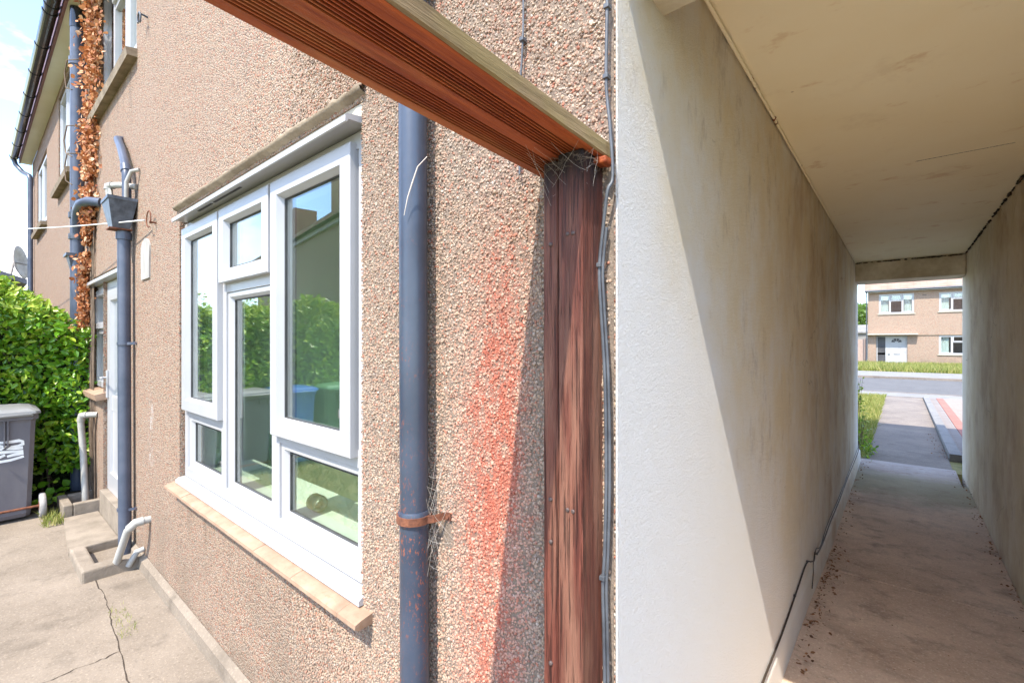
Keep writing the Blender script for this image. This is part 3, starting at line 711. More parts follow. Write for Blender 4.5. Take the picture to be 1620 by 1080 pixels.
vv = [(px, y, 1.723 + bz(y) + pz) for y in ys for px, pz in prof]
bmb.add(vv, [tuple(range(npf)), tuple(range((len(ys) - 1) * npf, len(ys) * npf))] + [(i * npf + k_, i * npf + (k_ + 1) % npf, (i + 1) * npf + (k_ + 1) % npf, (i + 1) * npf + k_) for i in range(len(ys) - 1) for k_ in range(npf)])
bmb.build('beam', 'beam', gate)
sd = MB(); sd.add([(x1 + .0005 + a, y, 1.724 + bz(y) + c + rng.uniform(-.0006, .0006)) for y in np.linspace(.737, -.8, 60) for a, c in ((0, .001), (.0035, .003), (.0035, .027), (-.012, .030))],
                  [(4 * i + k_, 4 * i + 4 + k_, 4 * i + 5 + k_, 4 * i + 1 + k_) for i in range(59) for k_ in range(3)]); sd.build('beam_edge', 'moss', gate, label='green algae covered side of the beam')
p3 = MB(); rough_post(p3, -.51, -.435, -.80, -.725, -.06, 1.783, 5); p3.build('post', 'post', gate)
nl = MB()
for x, z in ((-.438, 1.585), (-.427, 1.585), (-.4745, 1.572), (-.4745, 1.12), (-.438, 1.110), (-.427, 1.110), (-.474, 1.045), (-.474, .83), (-.473, .75)):
    y = .667
    MB().tube([(x, y + .002, z), (x, y - .0012, z), (x, y - .002, z)], [.0036, .0036, .0022], 12).build('nail', 'nail', gate)
sp = MB(); sp.box(-.499, -.4925, .70, .737, 1.462, 1.538, .001); sp.build('latch_plate', 'rust', gate)
mg = MB()
for (x, y, z) in ((-.405, .715, 1.722), (-.39, .71, 1.718)): mg.box(x - .007, x + .007, y - .01, y + .02, z - .012, z, .003)
mg.build('packing_block', 'beam', gate)
cw = MB(); r_ = random.Random(4)
def strand(a, b, sag, rad):
    a, b = Vector(a), Vector(b); cw.tube([a.lerp(b, t) + Vector((0, 0, -sag * 4 * t * (1 - t))) + Vector([r_.gauss(0, .0012) for _ in 3 * [0]]) for t in [i / 5 for i in range(6)]], rad, 4, False)
for i in range(22):
    a = (r_.uniform(-.50, -.395), r_.uniform(.60, .735), 1.722 + r_.uniform(.001, .004)); b = (r_.uniform(-.48, -.392), r_.uniform(.655, .735), 1.70 - abs(r_.gauss(0, .035)))
    strand(a, b, r_.uniform(0, .01), .00014)
for i in range(0): strand((-.432 + r_.gauss(0, .004), .662, 1.705), (-.421 + r_.gauss(0, .003), .6655, 1.3 + r_.uniform(0, .3)), -.002, .00025)
for i in range(26): strand((-.86 + r_.gauss(0, .01), .70, 1.0 + r_.gauss(0, .06)), (-.80 - r_.uniform(0, .06), .735, 1.0 + r_.gauss(0, .09)), r_.uniform(0, .01), .00022)
cw.build('cobweb', 'web', **tagd('wispy pale cobwebs around the top of the timber post and the pipe bracket', 'cobweb'), kind='stuff')
cw = MB()
for i in range(130):
    c = Vector((r_.uniform(-.478, -.398), r_.uniform(.650, .735), 1.713 - abs(r_.gauss(0, .009))))
    strand(c, c + Vector((r_.gauss(0, .014), r_.gauss(0, .01), r_.gauss(0, .006))), 0, .00045)
cw.build('cobweb', 'web_dark', **tagd('black clotted cobweb under the beam where it meets the post', 'cobweb'), kind='stuff')
tw = MB()
tw.tube([(-.845, .665, 1.80), (-.850, .655, 1.765), (-.862, .650, 1.73), (-.873, .648, 1.69)], [.0014, .0018, .0014, .0008], 6)
tw.tube([(-.845, .665, 1.80), (-.842, .69, 1.83)], [.0014, .001], 6)
tw.build('dry_stem', 'web', **tagd('thin dry plant stem caught on the front of the rusty speckled drainpipe', 'plant stem'))

# ------------------------------------------------------------------ drainpipes
def bracket(parent, x, y, z, r, side=1, mat='iron'):
    b = MB(); n = 20; h = .009
    ring = [(x + (r + .003) * math.cos(a), y + (r + .003) * math.sin(a)) for a in [2 * math.pi * k_ / n for k_ in range(n)]]
    b.tube([(x, y, z - h), (x, y, z + h)], r + .0035, 20)
    pts = [(x + side * r * .9, y + .002, z), (x + side * (r + .012), y + .02, z + .002), (x + side * (r + .022), .7355, z + .004), (x + side * (r + .040), .7355, z + .004)]
    for a, c in zip(pts[:-1], pts[1:]):
        b.add([(a[0], a[1], a[2] - h), (a[0], a[1], a[2] + h), (c[0], c[1], c[2] + h), (c[0], c[1], c[2] - h),
               (a[0], a[1] - .003, a[2] - h), (a[0], a[1] - .003, a[2] + h), (c[0], c[1] - .003, c[2] + h), (c[0], c[1] - .003, c[2] - h)],
              [(0, 1, 2, 3), (4, 7, 6, 5), (0, 4, 5, 1), (3, 2, 6, 7), (1, 5, 6, 2), (0, 3, 7, 4)])
    q = b.build('bracket', mat, parent); MB().tube([(pts[-1][0] - .008, .734, z + .004), (pts[-1][0] - .008, .729, z + .004)], .0045, 8).build('bolt', 'rust', q)
dp = thing('drainpipe', 'nearest thick blue-black drainpipe speckled with rust, right of the big window', 'drainpipe', (-.886, .688, -.06))
n = 24; z_ = list(np.linspace(-.06, 4.62, 30))
MB().tube([(-.893 + .012 * max(0, (1.9 - z)) / 2, .688, z) for z in z_ if z <= 1.0] + [(-.8876, .688, 1.0)], .0345, 32).build('pipe', 'iron', dp)
MB().tube([(-.8876, .688, 1.0), (-.893, .688, 1.9), (-.893, .688, 4.62)], .0335, 32).build('pipe', 'iron', dp)
MB().tube([(-.8874, .688, .965), (-.8874, .688, .972), (-.8875, .688, .996), (-.8876, .688, 1.0)], [.036, .0385, .0385, .036], 32).build('collar', 'iron', dp)
bracket(dp, -.8874, .688, .982, .0385, 1, 'rust')
bracket(dp, -.893, .688, 2.6, .0345, 1, 'iron')

tp = thing('drainpipe', 'slim slate-blue drainpipe with square hopper head in front of the back door', 'drainpipe', (-4.03, .69, -.1))
px, py = -4.03, .685
MB().tube([(px + .025, py, -.13), (px, py, 1.4), (px - .01, py, 2.16)], .036, 24).build('pipe', 'pipe_grey', tp)
MB().tube([(px - .009, py, 2.09), (px - .009, py, 2.14)], .044, 24).build('collar', 'pipe_grey', tp)
hp = MB()
def frus(mb, cx, cy, w0, d0, z0, w1, d1, z1):
    v = [(cx - w0, cy - d0, z0), (cx + w0, cy - d0, z0), (cx + w0, cy + d0, z0), (cx - w0, cy + d0, z0), (cx - w1, cy - d1, z1), (cx + w1, cy - d1, z1), (cx + w1, cy + d1, z1), (cx - w1, cy + d1, z1)]
    mb.add(v, [(0, 3, 2, 1), (0, 1, 5, 4), (1, 2, 6, 5), (2, 3, 7, 6), (3, 0, 4, 7)])
frus(hp, px - .01, .662, .055, .045, 2.155, .115, .075, 2.335)
hp.box(px - .13, px + .11, .582, .738, 2.335, 2.355); hd_ = hp.build('hopper', 'pipe_flaky', tp)
MB().box(px - .06, px + .05, .60, .72, 2.150, 2.158).build('hopper_base', 'rust', hd_)
for z in (1.385, .265): bracket(tp, px + .005, py, z, .037, 1, 'pipe_grey')
tr = thing('waste_pipe', 'bent slate-blue overflow pipe rising from the hopper head', 'pipe', (-4.0, .70, 2.35))
MB().tube([(-3.98, .69, 2.30), (-3.985, .69, 2.50), (-3.995, .69, 2.56), (-4.06, .695, 2.62), (-4.20, .70, 2.76), (-4.38, .71, 2.88), (-4.40, .735, 2.89)], .026, 16).build('pipe', 'pipe_grey', tr)
MB().tube([(-3.993, .69, 2.545), (-4.02, .692, 2.59)], .031, 16).build('elbow', 'pipe_grey', tr)
ov = thing('overflow_pipe', 'short white overflow pipe bending down into the hopper head', 'pipe', (-4.0, .66, 2.34))
MB().tube([(-3.93, .735, 2.44), (-4.03, .66, 2.455), (-4.085, .625, 2.455), (-4.10, .615, 2.44), (-4.06, .62, 2.34)], .020, 14).build('pipe', 'white_pipe', ov)
MB().tube([(-4.075, .632, 2.455), (-4.10, .616, 2.452), (-4.10, .613, 2.425)], .025, 14).build('elbow', 'white_pipe', ov)
w1_ = MB().tube([(-3.86, .735, 2.54), (-3.90, .70, 2.53), (-3.93, .68, 2.46), (-3.94, .68, 2.34)], .012, 10)
w1_.build('overflow_pipe', 'white_pipe', **tagd('thin white pipe tucked behind the blue pipe into the hopper head', 'pipe'))

sp_ = thing('soil_pipe', 'thick flaking black soil pipe beside the orange dry creeper', 'drainpipe', (-5.84, .66, -.1))
sx = -5.95
MB().tube([(sx, .668, .0), (sx, .668, 4.35)], .052, 24).build('pipe', 'pipe_grey', sp_)
MB().tube([(sx, .668, 4.0), (sx, .668, 4.07)], .062, 24).build('collar', 'pipe_grey', sp_)
MB().tube([(sx, .668, 4.35), (sx, .668, 4.54)], .055, 20).build('vent_cowl', 'black_gloss', sp_)
br = MB(); br.tube([(-5.28, .745, 2.60), (-5.36, .67, 2.61), (-5.52, .64, 2.61), (-5.68, .64, 2.59), (-5.77, .645, 2.52), (-5.82, .655, 2.40)], .038, 16); br.build('branch', 'pipe_grey', sp_)
for z in (2.36, 2.56): MB().tube([(sx, .668, z), (sx, .668, z + .05)], .064, 24).build('collar', 'pipe_flaky', sp_)
br = MB(); br.box(sx - .15, sx + .06, .585, .735, 2.20, 2.225); frus(br, sx - .03, .665, .05, .04, 2.08, .085, .065, 2.20); br.build('hopper', 'pipe_flaky', sp_)
MB().tube([(sx - .13, .69, .0), (sx - .13, .69, 2.1)], .034, 16).build('side_pipe', 'pipe_flaky', sp_)

cp = thing('drainpipe', 'far slim grey drainpipe at the end corner of the further house', 'drainpipe', (-11.5, .69, -.1))
MB().tube([(-11.86, .52, 4.58), (-11.86, .54, 4.50), (-11.75, .62, 4.36), (-11.45, .68, 4.25), (-11.42, .69, 4.18), (-11.42, .69, .0)], .034, 14).build('pipe', 'pipe_grey', cp)
bracket(cp, -11.42, .69, 2.0, .036, 1, 'pipe_flaky')

# waste pipes at ground level and their gully kerbs
wp = thing('waste_pipe', 'white bent waste pipe coming out of the wall into the gully', 'pipe', (-3.6, .7, 0))
MB().tube([(-3.60, .745, .285), (-3.60, .70, .285), (-3.605, .665, .28), (-3.64, .635, .235), (-3.80, .60, -.03)], .021, 16).build('pipe', 'white_pipe', wp)
MB().tube([(-3.60, .705, .285), (-3.603, .668, .283), (-3.625, .642, .25)], .026, 16).build('elbow', 'white_pipe', wp)
wp2 = MB().tube([(-3.74, .735, .06), (-3.74, .70, .055), (-3.76, .66, -.03)], .017, 12); wp2.build('waste_pipe', 'white_pipe', **tagd('small grey-white pipe stub low behind the bent white waste pipe', 'pipe'))
wp3 = thing('waste_pipe', 'tall white waste pipe standing beside the hedge and small kerbed drain', 'pipe', (-5.5, .66, 0))
MB().tube([(-5.42, .742, .755), (-5.46, .69, .755), (-5.50, .655, .75), (-5.52, .64, .72), (-5.49, .655, .4), (-5.46, .665, .0)], .024, 14).build('pipe', 'white_pipe', wp3)
MB().tube([(-5.47, .68, .755), (-5.51, .648, .75), (-5.52, .642, .70)], .029, 14).build('elbow', 'white_pipe', wp3)
gk = MB(); gk.prism([(-3.86, .735), (-3.80, .56), (-3.845, .46), (-3.90, .455), (-3.93, .49), (-4.0, .56), (-4.25, .56), (-4.27, .50), (-3.92, .41), (-3.76, .43), (-3.70, .56), (-3.72, .735)][::-1], -.09, .0, 'Z')
gk = MB(); gk.box(-3.86, -3.76, .44, .735, -.09, .015, .012); gk.box(-4.26, -3.863, .44, .52, -.09, .005, .012); gk.box(-4.30, -4.262, .44, .70, -.09, .0, .008)
gk.build('gully_kerb', 'concrete_step', **tagd('rough concrete kerb boxing the gully at the foot of the slim drainpipe', 'drain surround'))
dkb = MB(); dkb.box(-5.62, -5.22, .50, .56, -.09, .055, .008); dkb.box(-5.62, -5.56, .562, .735, -.09, .055, .008); dkb.box(-5.28, -5.22, .562, .735, -.09, .055, .008)
dkb.build('drain_kerb', 'concrete_step', **tagd('low concrete box kerb under the tall white waste pipe by the hedge', 'drain surround'))
sb = MB().prism([(-5.20, .50), (-4.31, .44), (-4.31, .712), (-5.20, .712)], -.09, -.035, 'Z'); sb.build('door_slab', 'concrete_step', **ST)

# ------------------------------------------------------------------ wall fittings, cables, washing line
def torus(mb, c, R0, r, axis='Y', a0=0, a1=360, n=24):
    c = Vector(c); pts = []
    for i in range(n + 1):
        a = R(a0 + (a1 - a0) * i / n); pts.append(c + Vector((R0 * math.cos(a), 0, R0 * math.sin(a))))
    mb.tube(pts, r, 8)
hk = MB(); hk.tube([(-3.66, .745, 3.46), (-3.66, .70, 3.465)], .006, 8); torus(hk, (-3.66, .695, 3.43), .036, .0055, a0=-60, a1=200); hk.build('wall_hook', 'pipe_flaky', **tagd('small dark iron hook high on the pebbledash', 'hook'))
rg_ = MB(); torus(rg_, (-3.50, .71, 2.145), .050, .0035, a0=-40, a1=290); rg_.tube([(-3.46, .745, 2.12), (-3.46, .705, 2.12)], .006, 8); rg_.build('wall_ring', 'rust', **tagd('rusty ring fixed to the wall where the washing line ends', 'hook'))
wln = MB(); A_, B_ = Vector((-3.55, .70, 2.145)), Vector((-11.4, -.26, 3.2)); wln.tube([A_.lerp(B_, t) + Vector((0, 0, -.14 * 4 * t * (1 - t) * .4)) for t in [i / 16 for i in range(17)]], .0042, 6); wln.build('washing_line', 'line', **tagd('thin white washing line stretching left from the rusty wall ring', 'washing line'))
pt = MB(); q = []
for i in range(13): a = math.pi * i / 12; q.append((-3.70 + .11 * math.cos(a), 1.985 + .075 * math.sin(a)))
q += [(-3.80, 1.80), (-3.60, 1.80)]; pt.prism(q, .731, .742, 'Y'); pt.build('wall_patch', 'patch', **tagd('arched whitish filler patch on the pebbledash below the ring', 'wall patch'))
def cable(name, pts, r, mat, label, clips=(), doubl=None):
    t = thing(name, label, 'cable', pts[0])
    def smooth(P):
        P = [Vector(p) for p in P]; o = []
        for i in range(len(P) - 1):
            a, b, c, d = P[max(i - 1, 0)], P[i], P[i + 1], P[min(i + 2, len(P) - 1)]
            for k_ in range(5):
                u = k_ / 5; o.append(.5 * ((2 * b) + (c - a) * u + (2 * a - 5 * b + 4 * c - d) * u * u + (3 * b - a - 3 * c + d) * u ** 3))
        return o + [P[-1]]
    MB().tube(smooth(pts), r, 10).build('sheath', mat, t)
    if doubl: MB().tube(smooth([(x + doubl[0], y + doubl[1], z) for x, y, z in pts[doubl[2]:]]), r * .9, 10).build('sheath', mat, t)
    for c in clips:
        b = MB(); b.box(c[0] - .005, c[0] + .005, c[1] - .006, c[1] + .008, c[2] - .004, c[2] + .004, .001); b.build('clip', mat, t)
    return t
yc = .722
cable('wall_cable', [(-.392, yc, 2.25), (-.392, yc, 1.999), (-.394, yc, 1.856), (-.3865, yc, 1.775), (-.3815, yc, 1.686), (-.387, yc - .008, 1.66), (-.400, yc, 1.60), (-.4075, yc, 1.53), (-.405, yc, 1.467), (-.3965, yc, 1.333), (-.394, yc, 1.167), (-.397, yc, 1.031), (-.4005, yc, .97), (-.3985, yc, .888), (-.3965, yc, .75), (-.395, yc, .3)], .0031, 'cable',
      'thick grey cable clipped down the corner behind the timber post', [(-.392, yc, 1.985), (-.3935, yc, 1.863), (-.4075, yc, 1.535), (-.4, yc, .985)], (.0058, .002, 6))
cable('wall_cable', [(-.583, yc + .005, 2.5), (-.584, yc + .005, 2.09), (-.586, yc + .005, 2.01), (-.590, yc + .005, 1.95), (-.594, yc + .005, 1.90), (-.594, yc + .005, 1.74)], .0022, 'cable',
      'thin grey cable running down the pebbledash above the timber beam', [(-.586, yc + .005, 2.012)])
cable('floor_cable', [(-.378, 1.60, .150), (-.378, 1.852, .177), (-.378, 2.196, .182), (-.377, 2.55, .215), (-.376, 2.83, .240), (-.362, 2.88, .236), (-.358, 2.96, .215), (-.365, 3.06, .222), (-.367, 3.15, .18), (-.366, 3.4, .160), (-.367, 3.8, .164), (-.366, 4.4, .156), (-.367, 5.0, .162), (-.366, 5.6, .155), (-.366, 6.5, .152), (-.372, 6.72, .2)], .0038, 'cable_black',
      'black cable sagging along the foot of the white passage wall', [(-.378, 2.50, .211), (-.376, 2.86, .240), (-.367, 3.15, .18)])
cable('floor_cable', [(-.369, 2.98, .05), (-.366, 3.0, .13), (-.362, 2.97, .20), (-.362, 3.08, .235), (-.366, 3.3, .175), (-.370, 3.7, .19), (-.370, 4.6, .175), (-.371, 6.7, .19)], .0026, 'cable_black',
      'second thinner black cable looping off the sagging one at the foot of the passage wall', [])
cable('passage_cable', [(-.372, .96, 2.262), (-.372, 1.3, 2.255), (-.374, 2.0, 2.262), (-.373, 3.0, 2.258), (-.374, 4.2, 2.262), (-.374, 6.3, 2.258)], .0045, 'ceiling',
      'painted cable along the top corner of the passage wall')
# clots of grime and rust along the ceiling joints
gm = MB(); r_ = random.Random(9)
def blob(mb, c, s):
    bm = bmesh.new(); bmesh.ops.create_icosphere(bm, subdivisions=1, radius=1)
    for v in bm.verts: v.co = Vector(c) + Vector((v.co.x * s[0], v.co.y * s[1], v.co.z * s[2])) * r_.uniform(.6, 1.3)
    mb.bm(bm, True)
for i in range(75):
    y = 1.3 + 5 * r_.random() ** .8; sz = r_.uniform(.002, .006); blob(gm, (-.377, y, 2.267), (sz, sz * r_.uniform(1, 5), sz))
for i in range(110):
    y = 2.8 + 3.5 * r_.random(); sz = r_.uniform(.003, .010); blob(gm, (.49, y, 2.266), (sz, sz * r_.uniform(1, 5), sz))
for i in range(60):
    x = -.37 + .86 * r_.random(); sz = r_.uniform(.003, .010); blob(gm, (x, 6.358, 2.262), (sz * r_.uniform(1, 4), sz * .6, sz))
for i in range(130):
    x = .06 + .32 * r_.random(); sz = .0035; blob(gm, (x, 2.9595, 2.2715), (sz * 3, sz, sz * .7))
gm.build('grime', 'dirt', kind='stuff', **tagd('black grime and web clots along the passage ceiling joints', 'grime'))
rs = MB()
for y, s in ((1.67, .012), (1.72, .008), (2.02, .011), (2.06, .006)): blob(rs, (-.374, y, 2.262), (.007, s, .009))
rs.build('rust_fixing', 'rust', **tagd('rusty fixings at the top edge of the passage wall by the ceiling', 'fixing'))

# litter, grass and weeds
P = []
for i in range(420):
    if i % 3: x = -.35 + abs(random.gauss(0, .035)); y = random.choice([random.uniform(2.2, 6.8), random.gauss(3.2, .4)])
    else: x = .49 - abs(random.gauss(0, .03)); y = random.uniform(2.5, 6.8)
    P.append((x, y, .004 + random.random() * .01))
P += [(random.gauss(.38, .04), random.uniform(7.6, 9.5), .0) for i in range(60)]
leaves('leaf_litter', np.array(P), .018, 'litter', None, None, 1.5, .8, .6, kind='stuff', **tagd('small brown leaf litter gathered along the passage edges', 'leaf litter'))
P = rng.uniform([-.37, 2.2, .001], [.48, 7, .002], (140, 3)); leaves('floor_debris', P, .008, 'litter', None, None, 3, .4, .6, kind='stuff', **tagd('tiny bits of debris scattered on the passage floor', 'debris'))
def blades(name, n, x0, x1, y0, y1, hgt, zf, mat, **tags):
    X = rng.uniform(x0, x1, n); Y = rng.uniform(y0, y1, n); Z = np.array([zf(y) for y in Y]); h = hgt * rng.uniform(.4, 1.3, n)
    a = rng.uniform(0, 6.28, n); wd = h * .07; lean = rng.normal(0, .4, (n, 2)) * h[:, None]
    V = np.stack([np.stack([X - wd * np.cos(a), Y - wd * np.sin(a), Z], 1), np.stack([X + wd * np.cos(a), Y + wd * np.sin(a), Z], 1), np.stack([X + lean[:, 0], Y + lean[:, 1], Z + h], 1)], 1)
    return raw_mesh(name, V.reshape(-1, 3), np.arange(n * 3).reshape(-1, 3), mat, None, False, kind='stuff', **tags)
blades('grass', 26000, -2.2, -.30, 7.0, 16, .085, GZ, 'grassblade', **tagd('yellow-green grass growing beside the front path', 'grass'))
blades('grass', 30000, -4, 6.5, 30.3, 40.8, .32, GZ, 'grassblade', **tagd('long pale grass in front of the house across the road', 'grass'))
blades('grass', 24000, -5.6, -2.2, -3.5, -.36, .05, lambda y: -.07, 'grassblade', **tagd('dry lawn grass behind the patio', 'grass'))
blades('weeds', 260, -5.5, -5.1, .38, .50, .06, lambda y: -.055, 'grassblade', **tagd('a few green weeds by the bin wheel', 'weeds'))
blades('weeds', 160, -3.3, -2.9, .48, .56, .02, lambda y: -.055, 'grassblade', **tagd('tiny weeds sprouting from the patio crack', 'weeds'))
wd_ = thing('weed_plant', 'leafy green weed at the street end of the passage wall', 'plant', (-.36, 7.3, 0))
stm = MB(); P = []
for i in range(11):
    a = random.uniform(0, 6.28); hh = random.uniform(.25, 1.0); b = Vector((-.40 + random.gauss(0, .04), 7.35 + random.gauss(0, .12), -.01)); t_ = b + Vector((random.uniform(-.03, .13) * hh * 1.1, random.uniform(-.3, .3) * hh, hh))
    stm.tube([b, b.lerp(t_, .5) + Vector((-.02, 0, .03)), t_], [.004, .003, .0015], 6)
    for k_ in range(int(26 * hh)): u = random.uniform(.15, 1.0); P.append(b.lerp(t_, u) + Vector([random.gauss(0, .022) for _ in range(3)]))
for i in range(130): P.append(Vector((-.36 + abs(random.gauss(0, .05)), 7.3 + random.gauss(0, .15), abs(random.gauss(0, .07)))))
stm.build('stem', 'bark', wd_); leaves('foliage', np.array([p[:] for p in P]), .042, 'leaf', wd_)

# patio cracks: thin dark grooves following the slab joints
ck = MB()
def crack(pts, wd=.006):
    r2 = random.Random(3); L = []
    for (a, b) in zip(pts[:-1], pts[1:]):
        for i in range(14):
            t = i / 14; L.append((a[0] + (b[0] - a[0]) * t + r2.gauss(0, .006), a[1] + (b[1] - a[1]) * t + r2.gauss(0, .004)))
    L.append(pts[-1]); v = []
    for x, y in L: q = wd * r2.uniform(.4, 1.4); v += [(x - q * .5, y - q, -.0585), (x + q * .5, y + q, -.0585)]
    ck.add(v, [(2 * i, 2 * i + 2, 2 * i + 3, 2 * i + 1) for i in range(len(L) - 1)])
crack([(-5.45, .48), (-4.9, .50), (-4.374, .50), (-3.511, .507), (-2.809, .462), (-2.2, .43), (-1.2, .40)], .0022)
crack([(-2.81, .46), (-2.80, .22), (-2.78, -.33)], .0035); crack([(-5.6, .08), (-5.05, .15), (-4.95, .49)], .0022)
ck.build('patio_crack', 'dirt', **ST)

# ------------------------------------------------------------------ creeper, hedge
crp = thing('dead_creeper', 'orange-brown dried creeper climbing the wall beside the black soil pipe', 'creeper', (-5.5, .72, -.06))
P = []
for i in range(6800):
    z = random.uniform(.6, 4.54)
    wdt = (.20 if z > 3.2 else .15) + .05 * math.sin(z * 2.3) + .05 * math.sin(z * 5.1 + 1) + (.22 if z > 3.9 else 0) * random.random() + (.18 if 2.9 < z < 3.6 else 0) * random.random() - (.08 if z < 2.4 else 0)
    cx = -5.50 + .05 * math.sin(z * 1.7) + (.04 if z > 3.4 else 0)
    if z < 2.5: cx -= .24 * min(1, (2.5 - z) / .5); wdt = max(.09, wdt - .06)
    if z < 1.5 or math.sin(z * 9 + cx) + math.sin(z * 23) > 1.5: continue
    P.append((cx + random.gauss(0, .5) * wdt * .85, .735 - abs(random.gauss(0, .04)), z))
leaves('foliage', np.array(P), .040, 'leaf_dry', crp, np.array([0, -1, 0]), .1, .7, .8)
stm = MB()
for i in range(12):
    x = -5.62 + random.uniform(-.15, .15); stm.tube([(x + random.gauss(0, .03), .725, z) for z in np.linspace(-.05, 4.3, 14)], .004, 6)
for z in (3.95, 3.35, 3.1):
    x = -5.78; stm.tube([(x + .12, .66, z), (x - .05, .585, z + .03 + random.gauss(0, .02)), (x - .10 + random.gauss(0, .03), .57, z - .1), (x - .03, .575, z - .22 + random.gauss(0, .04)), (x + .12, .60, z - .30)], .005, 6)
stm.build('stem', 'bark', crp)
P = rng.uniform([-5.8, .60, 4.48], [-5.2, .73, 4.54], (120, 3)); leaves('foliage', P, .045, 'leaf_dry', crp, None, 0)

hdg = thing('hedge', 'bright green privet hedge behind the wheelie bin', 'hedge', (-6.4, -1.5, -.07))
def hedge_pts(n, y0, y1, zmin=.22):
    P = []; Nn = []
    while len(P) < n:
        y = random.uniform(y0, y1); u = random.random()
        top = 1.80 + .08 * math.sin(y * 3.1) + .07 * math.sin(y * 7.7 + 1) + .03 * math.sin(y * 17)
        if y > .25: top -= (y - .25) ** 1.3 * .85
        fx = -5.80 + .06 * math.sin(y * 5.2 + 2) + max(0, y - .2) * .42
        if u < .62:
            z = random.uniform(zmin, top); bulge = .09 * math.sin(z * 4 + y * 2) + .05 * math.sin(z * 11 + y * 6)
            x = fx + bulge - abs(random.gauss(0, .10)) - max(0, .8 - z) * .35
            if z > top - .3: x -= (z - top + .3) ** 2 * 2.2
            nn = (1, 0, .35)
        else:
            x = random.uniform(-7.1, fx - .05); z = top + .07 * math.sin(x * 5 + y * 4) - abs(random.gauss(0, .07)) - (.0 if x < fx - .3 else (x - fx + .3) ** 2 * 2); nn = (.2, 0, 1)
        P.append((x, y, z)); Nn.append(nn)
    return np.array(P), np.array(Nn, dtype=float)
P, Nn = hedge_pts(13000, -.9, .72); leaves('foliage', P, .062, 'leaf', hdg, Nn * 1.1, .2, .8, .48)
P, Nn = hedge_pts(15000, -5.5, -.9); leaves('foliage', P, .078, 'leaf', hdg, Nn * 1.1, .2, .8, .48)
P, Nn = hedge_pts(15000, -5.5, .70, 1.0); m_ = (P[:, 2] > 1.45 + .25 * rng.random(len(P))); P[:, 2] += .03
leaves('young_foliage', P[m_], .058, 'leaf_tip', hdg, Nn[m_], .5, .8, .42)
P = []
for i in range(70):
    y = random.uniform(-2, .6); x = random.uniform(-6.6, -5.85); z = 1.80 + .05 * math.sin(y * 5) - (.3 if y > .4 else 0)
    hh = random.uniform(.08, .26)
    for k_ in range(11): u = k_ / 10; P.append((x + random.gauss(0, .012) + .03 * u, y + random.gauss(0, .012), z - .05 + hh * u))
leaves('young_foliage', np.array(P), .055, 'leaf_tip', hdg, None, .9, .8, .35)
P = rng.uniform([-5.85, -.4, -.03], [-5.65, .6, .18], (160, 3)); leaves('ivy', P, .06, 'leaf', hdg, np.array([1., 0, .5]), .3, .6, .9)
core = MB(); n1, n2 = 30, 10; v = []
for i in range(n1):
    y = -5.4 + 6.05 * i / (n1 - 1)
    for k_ in range(n2):
        t = k_ / (n2 - 1); top = 1.58 - (max(0, y - .25) ** 1.3) * .85
        x = [-6.25, -6.15, -6.05, -6.02, -6.05, -6.2, -6.4, -6.7, -6.95, -7.0][k_]; z = [-.07, .4, .8, 1.2, 1.4, 1.58, 1.62, 1.6, 1.2, -.07][k_]
        v.append((x + random.gauss(0, .03), y, min(z, top) + random.gauss(0, .03)))
core.add(v, [(i * n2 + k_, i * n2 + k_ + 1, (i + 1) * n2 + k_ + 1, (i + 1) * n2 + k_) for i in range(n1 - 1) for k_ in range(n2 - 1)] + [tuple(range(n2)), tuple(range((n1 - 1) * n2, n1 * n2))])
g_ = G('hedge_inner_shade'); MATS['core'] = g_.fin(g_.ramp(g_.noise(30, 5, .7), [(.3, (.012, .018, .006)), (.7, (.04, .06, .012))]), .95, g_.bump(g_.noise(40, 5), 1, .04))
core.build('dark_core', 'core', hdg)  # solid core added behind the leaves, inner shade put into its colour
for i in range(46):
    stm = MB()
    y = random.uniform(-5, .65); x = -6.15 + random.gauss(0, .12); stm.tube([(x, y, -.07), (x + random.gauss(.08, .05), y + random.gauss(0, .08), .35), (x + random.gauss(.1, .1), y + random.gauss(0, .15), .8)], [.012, .009, .005], 6); stm.build('stem', 'bark', hdg)

